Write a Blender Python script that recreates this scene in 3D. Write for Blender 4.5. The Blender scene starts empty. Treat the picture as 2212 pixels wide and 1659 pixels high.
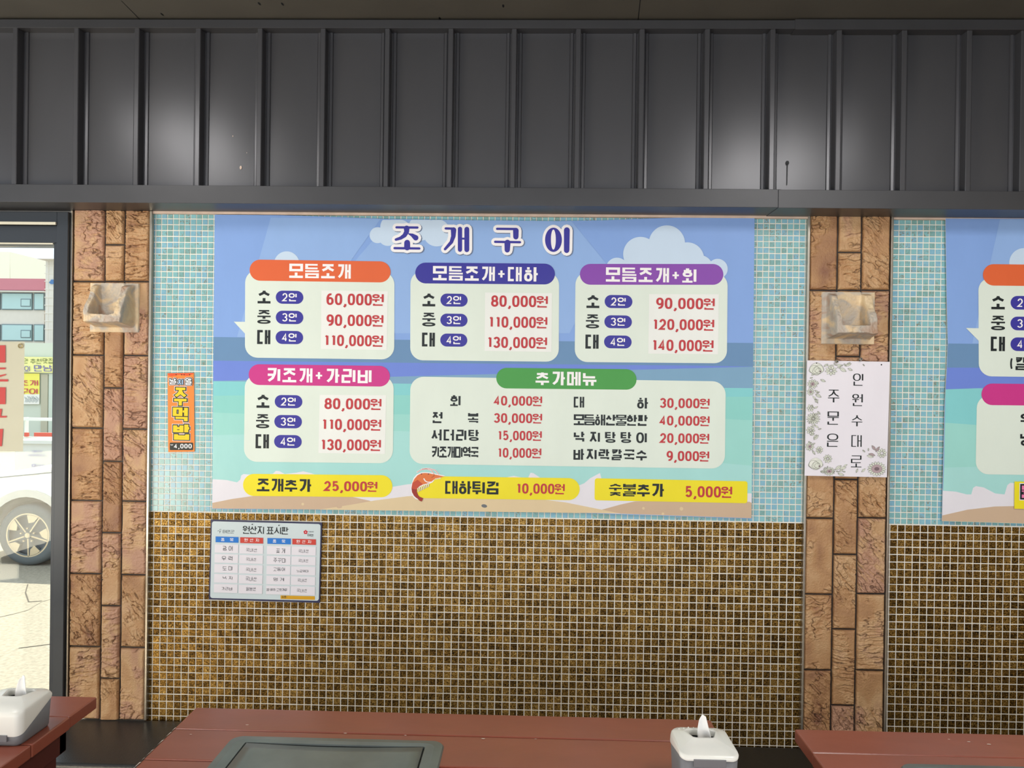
import bpy, bmesh, math, random
import numpy as np
from mathutils import Vector, Matrix
random.seed(7); NR = np.random.RandomState(11)
SC = bpy.context.scene; COL = SC.collection

# ------------------------------------------------------------------ camera, world, lights, exposure
CAM = Vector((0, -2.6, 1.55)); FPX = 1662.0; CX, CY = 1106.0, 829.5
YAW, PIT, ROL = .0256, -.0039, .0132
_F = Vector((-math.sin(YAW)*math.cos(PIT), math.cos(YAW)*math.cos(PIT), math.sin(PIT)))
_R = Vector((math.cos(YAW), math.sin(YAW), 0)); _U = _R.cross(_F)
CR = _R*math.cos(ROL)+_U*math.sin(ROL); CU = _U*math.cos(ROL)-_R*math.sin(ROL)
cd = bpy.data.cameras.new('camera'); cam = bpy.data.objects.new('camera', cd); COL.objects.link(cam)
cd.sensor_width = 36; cd.lens = 36*FPX/2212; cd.clip_start = .05; cd.clip_end = 300
m = Matrix.Identity(4)
for i in range(3): m[i][0], m[i][1], m[i][2], m[i][3] = CR[i], CU[i], -_F[i], CAM[i]
cam.matrix_world = m; SC.camera = cam

wd = bpy.data.worlds.new('daylight'); SC.world = wd; wd.use_nodes = True
bg = wd.node_tree.nodes['Background']; bg.inputs[0].default_value = (.80, .90, 1, 1); bg.inputs[1].default_value = 2.0
SC.view_settings.view_transform = 'Standard'; SC.view_settings.look = 'None'
SC.view_settings.exposure = -0.24; SC.view_settings.gamma = 1; SC.view_settings.use_curve_mapping = False
SC.cycles.max_bounces = 6; SC.cycles.use_denoising = True

def lamp(name, kind, loc, target, energy, color, size=None, size_y=None):
    l = bpy.data.lights.new(name, kind); l.energy = energy; l.color = color
    if kind == 'AREA':
        l.shape = 'RECTANGLE'; l.size = size; l.size_y = size_y or size
    o = bpy.data.objects.new(name, l); COL.objects.link(o); o.location = loc
    o.rotation_euler = (Vector(target)-Vector(loc)).to_track_quat('-Z', 'Y').to_euler()
    return o
s_ = lamp('sun', 'SUN', (-8, 12, 14), (-3.5, 3, 0), 9.0, (1, .93, .78)); s_.data.angle = .01
lamp('storefront_daylight', 'AREA', (.3, -6.6, 1.7), (.3, 0, 1.45), 122, (1, .98, .97), 6.5, 2.4)
lamp('low_left_fill', 'AREA', (-3.3, -2.9, .55), (-1.2, 0, .5), 72, (1, .86, .62), 1.6, .9)  # unseen warm fill lamp, added low at the left to brighten the gold mosaic
lamp('ceiling_panel_lamp', 'AREA', (1.22, -1.75, 2.66), (1.22, -1.75, 0), 30, (1, .97, .93), .5, 1.0)
lamp('ceiling_panel_lamp', 'AREA', (-1.62, -1.35, 2.66), (-1.62, -1.35, 0), 15, (1, .97, .93), .35, .8)

# ------------------------------------------------------------------ helpers
def ray(px, py): return _F + CR*((px-CX)/FPX) - CU*((py-CY)/FPX)
def W(px, py, y=0.0):
    d = ray(px, py); t = (y-CAM.y)/d.y; return CAM + d*t
def G(px, py, z):
    d = ray(px, py); t = (z-CAM.z)/d.z; return CAM + d*t
def lin(c):
    if isinstance(c, str): c = [int(c[i:i+2], 16) for i in (0, 2, 4)]
    return tuple(((v/255)/12.92 if v/255 <= .04045 else ((v/255+.055)/1.055)**2.4) for v in c)+(1,)
def nodes(name):
    mt = bpy.data.materials.new(name); mt.use_nodes = True
    return mt, mt.node_tree, mt.node_tree.nodes['Principled BSDF']
def N(nt, t, **kw):
    n = nt.nodes.new(t)
    for k, v in kw.items():
        if k.startswith('i_'): n.inputs[k[2:].replace('_', ' ')].default_value = v
        else: setattr(n, k, v)
    return n
def pos(nt, scale=(1, 1, 1)):
    g = N(nt, 'ShaderNodeNewGeometry'); mp = N(nt, 'ShaderNodeMapping'); mp.inputs['Scale'].default_value = scale
    nt.links.new(g.outputs['Position'], mp.inputs['Vector']); return mp.outputs[0]
def ramp(nt, fac, stops):
    r = N(nt, 'ShaderNodeValToRGB'); e = r.color_ramp.elements
    while len(e) < len(stops): e.new(.5)
    for k, (p, c) in enumerate(stops): e[k].position = p; e[k].color = c
    nt.links.new(fac, r.inputs[0]); return r.outputs[0]
MC = {}
def mat(name, col, rough=.5, metal=0, bump=0, bscale=40, var=0, vscale=8, stretch=(1, 1, 1), spec=.5, bdist=.002):
    """plain surface with noise bump and slight colour variation in world space"""
    if name in MC: return MC[name]
    mt, nt, b = nodes(name); c = lin(col)
    b.inputs['Base Color'].default_value = c; b.inputs['Roughness'].default_value = rough
    b.inputs['Metallic'].default_value = metal; b.inputs['Specular IOR Level'].default_value = spec
    p = pos(nt, stretch)
    n = N(nt, 'ShaderNodeTexNoise', i_Scale=vscale, i_Detail=5.0); nt.links.new(p, n.inputs['Vector'])
    v = max(var, .015)
    nt.links.new(ramp(nt, n.outputs[0], [(.3, tuple(x*(1-v) for x in c[:3])+(1,)), (.7, tuple(min(1, x*(1+v)) for x in c[:3])+(1,))]), b.inputs['Base Color'])
    if bump:
        n2 = N(nt, 'ShaderNodeTexNoise', i_Scale=bscale, i_Detail=4.0); nt.links.new(p, n2.inputs['Vector'])
        bp = N(nt, 'ShaderNodeBump', i_Strength=bump, i_Distance=bdist); nt.links.new(n2.outputs[0], bp.inputs['Height'])
        nt.links.new(bp.outputs[0], b.inputs['Normal'])
    MC[name] = mt; return mt
def ink(col, rough=.38):
    """print on vinyl: all inks share the soft creases of the sheet"""
    k = 'print_%s_%d' % (col, rough*100)
    return mat(k, col, rough, 0, .6, 9, .012, 12, (1, 1, .5), .22, .006)

def mesh(name, verts, faces, mats, fmat=None, parent=None, smooth=False):
    me = bpy.data.meshes.new(name)
    off = Vector((0, 0, 0)) if parent is None else Vector(parent['_o'])
    me.from_pydata([tuple(Vector(v)-off) for v in verts], [], faces)
    for q in (mats if isinstance(mats, (list, tuple)) else [mats]): me.materials.append(q)
    if fmat: me.polygons.foreach_set('material_index', fmat)
    if smooth: me.polygons.foreach_set('use_smooth', [True]*len(faces))
    me.update()
    o = bpy.data.objects.new(name, me); COL.objects.link(o)
    if parent is not None:
        o.parent = parent; o['_o'] = tuple(parent['_o'])
    else: o['_o'] = (0., 0., 0.)
    return o
def thing(name, label, cat, loc, group=None):
    o = bpy.data.objects.new(name, None); COL.objects.link(o); o.location = loc; o['_o'] = tuple(loc)
    o.empty_display_size = .05
    return tag(o, label, cat, group)
def tag(o, label, cat, group=None):
    o['label'] = label; o['category'] = cat
    if group: o['group'] = group
    return o
def struct(o): o['kind'] = 'structure'; return o

class B:
    """collects polygons of several materials into one mesh"""
    def __init__(s): s.v = []; s.f = []; s.m = []; s.mats = []
    def mi(s, mt):
        if mt not in s.mats: s.mats.append(mt)
        return s.mats.index(mt)
    def poly(s, pts, mt):
        n = len(s.v); s.v += [Vector(p) for p in pts]; s.f.append(list(range(n, n+len(pts)))); s.m.append(s.mi(mt))
    def raw(s, vs, fs, mt):
        n = len(s.v); k = s.mi(mt); s.v += [Vector(p) for p in vs]
        for f in fs: s.f.append([n+i for i in f]); s.m.append(k)
    def box(s, x0, x1, y0, y1, z0, z1, mt, bev=0):
        bm = bmesh.new(); bmesh.ops.create_cube(bm, size=1)
        for v in bm.verts: v.co = Vector((x0+(x1-x0)*(v.co.x+.5), y0+(y1-y0)*(v.co.y+.5), z0+(z1-z0)*(v.co.z+.5)))
        if bev: bmesh.ops.bevel(bm, geom=list(bm.edges), offset=bev, segments=3, profile=.6, affect='EDGES')
        s.bm(bm, mt)
    def bm(s, bm, mt):
        bm.verts.index_update(); s.raw([v.co.copy() for v in bm.verts], [[v.index for v in f.verts] for f in bm.faces], mt); bm.free()
    def cyl(s, c, axis, r, h, mt, seg=24, r2=None):
        bm = bmesh.new(); bmesh.ops.create_cone(bm, cap_ends=True, segments=seg, radius1=r, radius2=r if r2 is None else r2, depth=h)
        q = Vector((0, 0, 1)).rotation_difference(Vector(axis)).to_matrix().to_4x4()
        bm.transform(Matrix.Translation(c) @ q); s.bm(bm, mt)
    def make(s, name, parent=None, smooth=False): return mesh(name, s.v, s.f, s.mats, s.m, parent, smooth)

# ------------------------------------------------------------------ lettering: strokes of Hangul, figures and marks, in picture units mapped to a plane
def arc(cx, cy, rx, ry, a0, a1, n=10):
    return [(cx+rx*math.cos(math.radians(a0+(a1-a0)*i/n)), cy+ry*math.sin(math.radians(a0+(a1-a0)*i/n))) for i in range(n+1)]
def ring(cx=.5, cy=.5, rx=.5, ry=.5, p=2.4, n=28):
    o = []
    for i in range(n):
        a = 2*math.pi*i/n; c, s = math.cos(a), math.sin(a)
        o.append((cx+rx*math.copysign(abs(c)**(2/p), c), cy+ry*math.copysign(abs(s)**(2/p), s)))
    return (o, True)
def jamo(j, pose):
    """strokes in a unit box, y up. pose: 'v' beside a tall vowel, 'h' over a flat vowel or as a final"""
    P = lambda *a: (list(a), False)
    if j == 'ㄱ': return [P((0, 1), (1, 1), (.93, .62), (.66, .25), (.12, 0))] if pose == 'v' else [P((0, 1), (1, 1), (1, 0))]
    if j == 'ㄴ': return [P((0, 1), (0, 0), (1, 0))]
    if j == 'ㄷ': return [P((1, 1), (0, 1), (0, 0), (1, 0))]
    if j == 'ㄹ': return [P((0, 1), (1, 1), (1, .5), (0, .5), (0, 0), (1, 0))]
    if j == 'ㅁ': return [([(0, 0), (1, 0), (1, 1), (0, 1)], True)]
    if j == 'ㅂ': return [P((0, 1), (0, 0), (1, 0), (1, 1)), P((0, .52), (1, .52))]
    if j == 'ㅅ': return [P((.5, 1), (.5, .72), (.36, .45), (0, .12)), P((.5, .74), (.64, .45), (1, .12))]
    if j == 'ㅇ': return [ring()]
    if j == 'ㅈ': return [P((0, 1), (1, 1)), P((.5, 1), (.5, .72), (.34, .35), (0, .04)), P((.5, .74), (.66, .35), (1, .04))]
    if j == 'ㅊ': return [P((.5, 1), (.5, .74)), P((0, .74), (1, .74)), P((.5, .74), (.5, .55), (.34, .28), (0, .03)), P((.5, .55), (.66, .28), (1, .03))]
    if j == 'ㅋ': return jamo('ㄱ', pose)+[P((0, .52), (.93, .52))]
    if j == 'ㅌ': return jamo('ㄷ', pose)+[P((0, .5), (1, .5))]
    if j == 'ㅍ': return [P((0, 1), (1, 1)), P((0, 0), (1, 0)), P((.27, 1), (.27, 0)), P((.73, 1), (.73, 0))]
    if j == 'ㅎ': return [P((.28, 1), (.72, 1)), P((0, .76), (1, .76)), ring(.5, .27, .46, .27)]
    if j in 'ㄲㄸㅃㅆㅉ':
        b = {'ㄲ': 'ㄱ', 'ㄸ': 'ㄷ', 'ㅃ': 'ㅂ', 'ㅆ': 'ㅅ', 'ㅉ': 'ㅈ'}[j]
        return [([(x*.44, y) for x, y in p], c) for p, c in jamo(b, pose)]+[([(.56+x*.44, y) for x, y in p], c) for p, c in jamo(b, pose)]
    return []
LS = 'ㄱㄲㄴㄷㄸㄹㅁㅂㅃㅅㅆㅇㅈㅉㅊㅋㅌㅍㅎ'; VS = 'ㅏㅐㅑㅒㅓㅔㅕㅖㅗㅘㅙㅚㅛㅜㅝㅞㅟㅠㅡㅢㅣ'
TS = ' ㄱㄲㄳㄴㄵㄶㄷㄹㄺㄻㄼㄽㄾㄿㅀㅁㅂㅄㅅㅆㅇㅈㅊㅋㅌㅍㅎ'
ROWS = dict(zip('ㄱㄲㄴㄷㄸㄹㅁㅂㅃㅅㅆㅇㅈㅉㅊㅋㅌㅍㅎ', (1.4, 1.4, 1.4, 2, 2, 3, 2, 2.2, 2.2, 1.9, 1.9, 2, 2.2, 2.2, 2.7, 2, 3, 2, 3)))
TALL = {'ㅏ': .30, 'ㅐ': .42, 'ㅑ': .3, 'ㅓ': .30, 'ㅔ': .44, 'ㅕ': .30, 'ㅣ': .17, 'ㅖ': .44}
COMBO = {'ㅘ': ('ㅗ', 'ㅏ'), 'ㅙ': ('ㅗ', 'ㅐ'), 'ㅚ': ('ㅗ', 'ㅣ'), 'ㅝ': ('ㅜ', 'ㅓ'), 'ㅞ': ('ㅜ', 'ㅔ'), 'ㅟ': ('ㅜ', 'ㅣ'), 'ㅢ': ('ㅡ', 'ㅣ')}
def glyph(ch, tv, th):
    """list of (points, closed, tv, th) in a unit cell, y up; ink fills the cell"""
    out = []
    def put(strokes, x0, y0, x1, y1, a, b):
        for p, c in strokes:
            out.append(([(x0+a/2+x*max(x1-x0-a, .001), y0+b/2+y*max(y1-y0-b, .001)) for x, y in p], c, a, b))
    P = lambda *a: (list(a), False)
    if '가' <= ch <= '힣':
        k = ord(ch)-0xAC00; l = LS[k//588]; v = VS[k % 588//28]; t = TS[k % 28].strip()
        flat, tall = COMBO.get(v, (v, None) if v in 'ㅗㅛㅜㅠㅡ' else (None, v))
        rows = ROWS[l]+(ROWS[t] if t else 0)+(1.5 if flat in ('ㅗ', 'ㅜ', 'ㅛ', 'ㅠ') else 1 if flat else 0)
        b = min(th, 1.0/(rows*1.72-.55)); a = tv
        if l in 'ㄲㄸㅃㅆㅉ' or (tall and TALL[tall] > .4): a = tv*.86
        gap = min(.09, b*.62)
        y1 = 1.0; tot = 1-gap*((1 if t else 0)+(1 if flat else 0))
        w = [ROWS[l]+.45, (1.75 if flat in ('ㅗ', 'ㅜ', 'ㅛ', 'ㅠ') else 1.0) if flat else 0, (ROWS[t]+.3 if flat else ROWS[t]*.9+.22) if t else 0]
        hl, hv, ht = [tot*x/sum(w) for x in w]
        if flat == 'ㅡ': hv0 = b; hl += (hv-b)*.6 if t else hv-b; ht += (hv-b)*.4 if t else 0; hv = b
        xr = 1.0
        if tall:
            vw = TALL[tall]*(1 if tv > .12 else .95); vw = max(vw, a*1.0)
            xr = 1-vw-.065; yb = ht+gap if t else 0
            xx0, xx1 = 1-vw, 1.0
            if tall == 'ㅣ': put([P((1, 0), (1, 1))], xx0, yb, xx1, 1, a, b)
            elif tall in 'ㅏㅑ':
                xm = xx0+a/2
                out.append(([(xm, yb), (xm, 1)], False, a, b)); ys = [.52] if tall == 'ㅏ' else [.36, .66]
                for q in ys: out.append(([(xm, yb+(1-yb)*q), (1, yb+(1-yb)*q)], False, a, min(b, .15)))
            elif tall in 'ㅓㅕ':
                xm = 1-a/2; out.append(([(xm, yb), (xm, 1)], False, a, b)); ys = [.55] if tall == 'ㅓ' else [.4, .7]
                for q in ys: out.append(([(xx0-.04, yb+(1-yb)*q), (xm, yb+(1-yb)*q)], False, a, min(b, .15)))
            elif tall == 'ㅐ':
                xa, xb = xx0+a/2, 1-a/2
                for q in (xa, xb): out.append(([(q, yb), (q, 1)], False, a, b))
                out.append(([(xa, yb+(1-yb)*.52), (xb, yb+(1-yb)*.52)], False, a, min(b, .14)))
            else:
                xa, xb = 1-a*1.62-.03, 1-a/2
                for q in (xa, xb): out.append(([(q, yb), (q, 1)], False, a, b))
                for q in ([.55] if tall == 'ㅔ' else [.4, .7]): out.append(([(xx0-.06, yb+(1-yb)*q), (xa, yb+(1-yb)*q)], False, a, min(b, .13)))
        hold = 'h' if flat else 'v'
        top = 1.0 if tall is None or flat is None else 1.0
        put(jamo(l, hold), 0 if not (tall is None and l in 'ㄱ') else .04, top-hl, xr, top, a, b)
        if flat:
            vy1 = 1-hl-gap; vy0 = vy1-hv
            if flat == 'ㅡ': out.append(([(0, vy0+b/2), (xr, vy0+b/2)], False, a, b))
            for q in {'ㅗ': [.5], 'ㅜ': [.5], 'ㅛ': [.3, .7], 'ㅠ': [.3, .7]}.get(flat, []):
                up = flat in 'ㅗㅛ'
                out.append(([(xr*q, vy0), (xr*q, vy1)], False, a, b) if not up else ([(xr*q, vy0), (xr*q, vy1)], False, a, b))
            if flat in 'ㅗㅛ': out.append(([(0, vy0+b/2), (xr, vy0+b/2)], False, a, b))
            if flat in 'ㅜㅠ': out.append(([(0, vy1-b/2), (xr, vy1-b/2)], False, a, b))
        if t: put(jamo(t, 'h'), .06 if tall else 0, 0, 1.0, ht, a, b)
        return out
    D = {'0': [ring(.5, .5, .5, .5, 2.7)], '1': [P((.30, .86), (.72, .99)), P((.72, 1), (.72, 0))],
         '2': [P(*(arc(.5, .68, .47, .32, 170, -38, 12)+[(0, 0), (1, 0)]))],
         '3': [P(*(arc(.46, .75, .48, .25, 160, -90, 10))), P(*(arc(.46, .25, .52, .26, 90, -160, 12)))],
         '4': [P((.74, 0), (.74, 1), (0, .27), (1, .27))],
         '5': [P(*([(.92, 1), (.16, 1), (.08, .52)]+arc(.47, .32, .5, .32, 130, -150, 14)))],
         '6': [ring(.5, .31, .48, .31, 2.2), P(*(arc(.56, .55, .56, .45, 70, 190, 9)+[(.02, .34)]))],
         '8': [ring(.5, .75, .43, .25, 2.2), ring(.5, .26, .5, .26, 2.2)],
         '9': [ring(.5, .69, .48, .31, 2.2), P(*(arc(.44, .45, .56, .45, -110, 10, 9)+[(.98, .66)]))],
         '+': [P((.5, .22), (.5, .78)), P((0, .5), (1, .5))], '(': [P(*arc(1.0, .5, .8, .62, 130, 230, 8))],
         ',': [P((.62, .10), (.60, -.04), (.2, -.16))], '.': [P((.5, 0), (.5, .12))], ':': [P((.5, .2), (.5, .34)), P((.5, .62), (.5, .76))],
         '·': [P((.2, .5), (.8, .5))], 'W': [P((0, 1), (.25, 0), (.5, .8), (.75, 0), (1, 1))]}
    for p, c in D.get(ch, []):
        f = {'+': .8}.get(ch, 1); cw = CW.get(ch, 1.0)
        a = tv*f/cw; b = th*f
        if ch in ',.:': out.append((p, c, a*.9, b*.9))
        else: put([(p, c)], 0, 0, 1, 1, min(a, .38), b*.92)
    return out
CW = {',': .30, '.': .3, ':': .3, '1': .55, '+': .62, '(': .4, '·': .35, ' ': .5, 'W': .7}
for q in '0234568 9'.replace(' ', ''): CW[q] = .66
def ribbon(pts, closed, a, b, rnd=False):
    """polygons of a stroke whose upright runs are a wide and level runs b high"""
    if rnd and not closed:      # carry the open ends on by the outline's width
        pts = list(pts); e = []
        for p_, o_ in ((pts[0], pts[1]), (pts[-1], pts[-2])):
            L = math.hypot(p_[0]-o_[0], p_[1]-o_[1]) or 1e-9; e.append((p_[0]+(p_[0]-o_[0])/L*rnd, p_[1]+(p_[1]-o_[1])/L*rnd))
        pts = [e[0]]+pts+[e[1]]
    q = [(x/a, y/b) for x, y in pts]; n = len(q); polys = []
    ns = n if closed else n-1
    def nrm(i):
        d = (q[(i+1) % n][0]-q[i][0], q[(i+1) % n][1]-q[i][1]); L = math.hypot(*d) or 1e-9
        return (-d[1]/L, d[0]/L)
    off = []
    for i in range(n):
        if closed: n0, n1 = nrm(i-1 if i else n-1), nrm(i)
        else: n0, n1 = nrm(max(i-1, 0)), nrm(min(i, n-2))
        mx, my = n0[0]+n1[0], n0[1]+n1[1]; L2 = mx*mx+my*my
        k = 2/max(L2, .55); off.append((mx*k/2, my*k/2))
    L = [((q[i][0]+off[i][0])*a, (q[i][1]+off[i][1])*b) for i in range(n)]
    R = [((q[i][0]-off[i][0])*a, (q[i][1]-off[i][1])*b) for i in range(n)]
    for i in range(ns):
        j = (i+1) % n; polys.append([L[i], L[j], R[j], R[i]])
    return polys
ZB = {'A': (440, 450, 4.739), 'B': (840, 450, 4.739), 'C': (1200, 450, 4.739), 'D': (440, 760, 4.609), 'E': (860, 770, 4.88), 'F': (1220, 790, 4.88),
      'O': (430, 1100, 7.541), 'S': (330, 780, 7.541), 'N': (1700, 750, 4.148), 'R': (1700, 440, 4.32), 'L': (0, 440, 3.606), 'K': (0, 850, 3.685),
      'P': (0, 1250, 4.057), 'p': (0, 0, 1)}
class Print:
    """a printed layer on the plane y = const; figures are given in picture units and lie on the plane at their true size"""
    def __init__(s, y, slope=.0128): s.b = B(); s.y = y; s.s = slope; s.n = 0
    def poly(s, pts, mt, z='p'):
        ox, oy, k = ZB[z]; s.n = (s.n+1) % 80; yy = s.y-s.n*3e-6*max(1, s.y+2.6)
        s.b.poly([W(ox+x/k, oy+y/k, yy) for x, y in pts], mt)
    def text(s, t, x0, x1, yt, yb, mt, z='p', tv=.19, th=.165, grow=0, rnd=False, gap=.13, vert=False, skew=None, jit=0, cwid=None):
        """x0..x1 across, yt..yb high at the left end; the line falls with the sheet's slope"""
        k = ZB[z][2]; sl = s.s if skew is None else skew
        wd_ = [CW.get(c, 1.0) for c in t]; H = yb-yt
        tot = sum(wd_)+gap*(len(t)-1); u = (x1-x0)/tot; x = x0
        for c, w in zip(t, wd_):
            gx0, gx1 = x, x+w*u; jx = random.uniform(-jit, jit)*u; jy = random.uniform(-jit, jit)*H
            for pts, cl, a, b in glyph(c, tv, th):
                gw = gx1-gx0
                P = [(gx0+px*gw+jx+random.uniform(-jit, jit)*gw*.4, (1-py)*H+jy+random.uniform(-jit, jit)*H*.4) for px, py in pts]
                for poly in ribbon(P, cl, a*gw+grow, b*H+grow, grow/2 if rnd else 0):
                    s.poly([(px, yt+py+(px-x0)*sl) if True else 0 for px, py in [(qx-py_*sl*.9, py_) for qx, py_ in poly]], mt, z)
            x = gx1+gap*u
    def stroke(s, pts, mt, z='p', w=3, w2=None, closed=False):
        """freehand stroke tapering from w to w2, round ends"""
        w2 = w if w2 is None else w2; n = len(pts)
        ww = [w+(w2-w)*i/max(n-1, 1) for i in range(n)]
        for i in range(n-1+(1 if closed else 0)):
            (xa, ya), (xb, yb) = pts[i], pts[(i+1) % n]; L = math.hypot(xb-xa, yb-ya) or 1e-9
            nx, ny = -(yb-ya)/L/2, (xb-xa)/L/2; a, c = ww[i], ww[(i+1) % n]
            s.poly([(xa+nx*a, ya+ny*a), (xb+nx*c, yb+ny*c), (xb-nx*c, yb-ny*c), (xa-nx*a, ya-ny*a)], mt, z)
        for (x, y), r in zip(pts, ww): s.disc(x, y, r/2, r/2, mt, z, 12 if r > 4 else 6)
    def disc(s, x, y, rx, ry, mt, z='p', n=40): s.poly([(x+rx*math.cos(2*math.pi*i/n), y+ry*math.sin(2*math.pi*i/n)) for i in range(n)], mt, z)
    def round(s, x0, y0, x1, y1, r, mt, z='p', dy=0, dx=0):
        """rounded box; dy = drop of the right end, dx = shift of the foot to the left"""
        r = min(r, (x1-x0)/2, (y1-y0)/2); o = []
        for cx, cy, a in ((x1-r, y1-r, 0), (x0+r, y1-r, 90), (x0+r, y0+r, 180), (x1-r, y0+r, 270)):
            o += arc(cx, cy, r, r, a, a+90, 8)
        s.poly([(x-dx*(y-y0)/(y1-y0), y+dy*(x-x0)/(x1-x0)) for x, y in o], mt, z)
    def make(s, name, parent): return s.b.make(name, parent)

# ------------------------------------------------------------------ materials
M_panel = mat('dark_cladding_metal', '505054', .30, .35, .05, 3, .05, 6, (1, 1, .4), .5, .004)
M_trim = mat('dark_trim_metal', '434346', .4, .3, .04, 8, .06, 9)
M_ceil = mat('dark_ceiling_board', '57534b', .7, 0, .15, 30, .1, 4)
M_frame = mat('window_frame_metal', '31363d', .42, .3, .03, 20, .04)
M_steel = mat('brushed_steel_trim', 'b3aca0', .28, .9, .05, 60, .1, 20)
M_plaster = mat('beige_mortar', 'd9c2b2', .8, 0, .3, 60, .1, 25)
M_red = mat('red_brown_paint', '96513f', .3, 0, .35, 22, .07, 14, (.5, 1, 1), .5, .0015)
M_redd = mat('red_brown_gap', '4a1f1a', .6)
M_chip = mat('chipped_white_wood', 'd8c3b4', .7, 0, .2, 90)
M_grill = mat('worn_steel', '7c8381', .38, .55, .08, 35, .12, 12)
M_grilld = mat('steel_gap', '1e2022', .5, .4)
M_leather = mat('black_leather', '2e3031', .36, 0, .5, 260, .06, 40, (1, 1, 1), .5, .0012)
M_white = mat('white_plastic', 'efeee6', .25, 0, 0, 10, .02)
M_grey = mat('grey_plastic', '77777a', .45, 0, .05, 90, .03)
M_paper = mat('tissue_paper', 'f4f2ef', .9, 0, .3, 50, .02)
M_floor = mat('floor_tile', 'b9ad9a', .4, 0, .05, 20, .1, 3)
M_wallp = mat('interior_plaster', 'b9b2a6', .8, 0, .1, 40, .03)
M_wood = mat('dark_table_frame', '5a2a24', .45, 0, .1, 30, .06)

def tile_mat(name, gold):
    mt, nt, b = nodes(name); at = N(nt, 'ShaderNodeAttribute', attribute_name='tone')
    if not gold:
        p = pos(nt, (1, 1, 1)); nz = N(nt, 'ShaderNodeTexNoise', i_Scale=70.0, i_Detail=3.0, i_Distortion=2.2); nt.links.new(p, nz.inputs['Vector'])
        ad = N(nt, 'ShaderNodeMath', operation='MULTIPLY_ADD'); nt.links.new(nz.outputs[0], ad.inputs[0]); ad.inputs[1].default_value = .55
        nt.links.new(at.outputs['Fac'], ad.inputs[2])
        c = ramp(nt, ad.outputs[0], [(.22, lin('7ba49f')), (.42, lin('84b9bd')), (.62, lin('8bc3ca')), (.82, lin('80b3cc')), (1.0, lin('93c6d2'))])
        # a few tiles carry brown mineral streaks
        n2 = N(nt, 'ShaderNodeTexNoise', i_Scale=55.0, i_Detail=4.0, i_Distortion=3.5); nt.links.new(p, n2.inputs['Vector'])
        s2 = ramp(nt, n2.outputs[0], [(.50, (0, 0, 0, 1)), (.64, (1, 1, 1, 1))])
        at2 = N(nt, 'ShaderNodeAttribute', attribute_name='streak')
        mu = N(nt, 'ShaderNodeMath', operation='MULTIPLY'); nt.links.new(s2, mu.inputs[0]); nt.links.new(at2.outputs['Fac'], mu.inputs[1])
        mx = N(nt, 'ShaderNodeMixRGB'); nt.links.new(mu.outputs[0], mx.inputs[0]); nt.links.new(c, mx.inputs[1]); mx.inputs[2].default_value = lin('848a7c')
        nt.links.new(mx.outputs[0], b.inputs['Base Color']); b.inputs['Roughness'].default_value = .2
    else:
        p = pos(nt, (1, 1, 1)); vo = N(nt, 'ShaderNodeTexNoise', i_Scale=330.0, i_Detail=2.5, i_Distortion=1.5); nt.links.new(p, vo.inputs['Vector'])
        ad = N(nt, 'ShaderNodeMath', operation='MULTIPLY_ADD'); nt.links.new(at.outputs['Fac'], ad.inputs[0]); ad.inputs[1].default_value = .16; nt.links.new(vo.outputs[0], ad.inputs[2])
        nt.links.new(ramp(nt, ad.outputs[0], [(.40, lin('140e05')), (.52, lin('4d3714')), (.66, lin('aa8038')), (.8, lin('ecd28c'))]), b.inputs['Base Color'])
        b.inputs['Metallic'].default_value = .85; b.inputs['Roughness'].default_value = .40
        bp = N(nt, 'ShaderNodeBump', i_Strength=.2, i_Distance=.002); nt.links.new(vo.outputs[0], bp.inputs['Height']); nt.links.new(bp.outputs[0], b.inputs['Normal'])
    return mt
M_blue = tile_mat('blue_glass_mosaic', False); M_gold = tile_mat('gold_glitter_mosaic', True)
M_grout = mat('white_grout', 'f3eee2', .8, 0, .1, 80, .03)

# ------------------------------------------------------------------ the room
ZB0 = 1.0885      # where blue mosaic meets gold
ZTOP = 2.095; ZCEIL = 2.715; XL = W(155, 1000).x; XP0, XP1 = XL, W(326, 1000).x; XQ0, XQ1 = W(1736, 1000).x, W(1916, 1000).x
XEND = 2.6
def mosaic(name, x0, x1, z0, z1, pitch, mt, joint, from_top, parent):
    vs = []; fs = []; tone = []; strk = []
    nx = int((x1-x0)/pitch)+2; nz = int((z1-z0)/pitch)+2
    for i in range(nx):
        for k in range(nz):
            a0 = x0+i*pitch+joint/2; a1 = min(a0+pitch-joint, x1)
            if from_top: c1 = z1-k*pitch-joint/2; c0 = max(c1-pitch+joint, z0)
            else: c0 = z0+k*pitch+joint/2; c1 = min(c0+pitch-joint, z1)
            if a1-a0 < .002 or c1-c0 < .002: continue
            n = len(vs); y = -.0012; e = .0004; j = NR.uniform(-.0003, .0003, 4)
            vs += [(a0+j[0], 0, c0+j[1]), (a1+j[2], 0, c0+j[1]), (a1+j[2], 0, c1+j[3]), (a0+j[0], 0, c1+j[3])]
            vs += [(a0+e+j[0], y, c0+e+j[1]), (a1-e+j[2], y, c0+e+j[1]), (a1-e+j[2], y, c1-e+j[3]), (a0+e+j[0], y, c1-e+j[3])]
            fs += [(n+4, n+5, n+6, n+7), (n, n+1, n+5, n+4), (n+1, n+2, n+6, n+5), (n+2, n+3, n+7, n+6), (n+3, n, n+4, n+7)]
            tone += [NR.uniform(0, 1)*.62]*5; strk += [1.0 if NR.rand() < .22 else NR.uniform(0, .25)]*5
    o = mesh(name, vs, fs, mt, None, parent); me = o.data
    for nm, d in (('tone', tone), ('streak', strk)):
        at = me.attributes.new(nm, 'FLOAT', 'FACE'); at.data.foreach_set('value', d)
    return o
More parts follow.
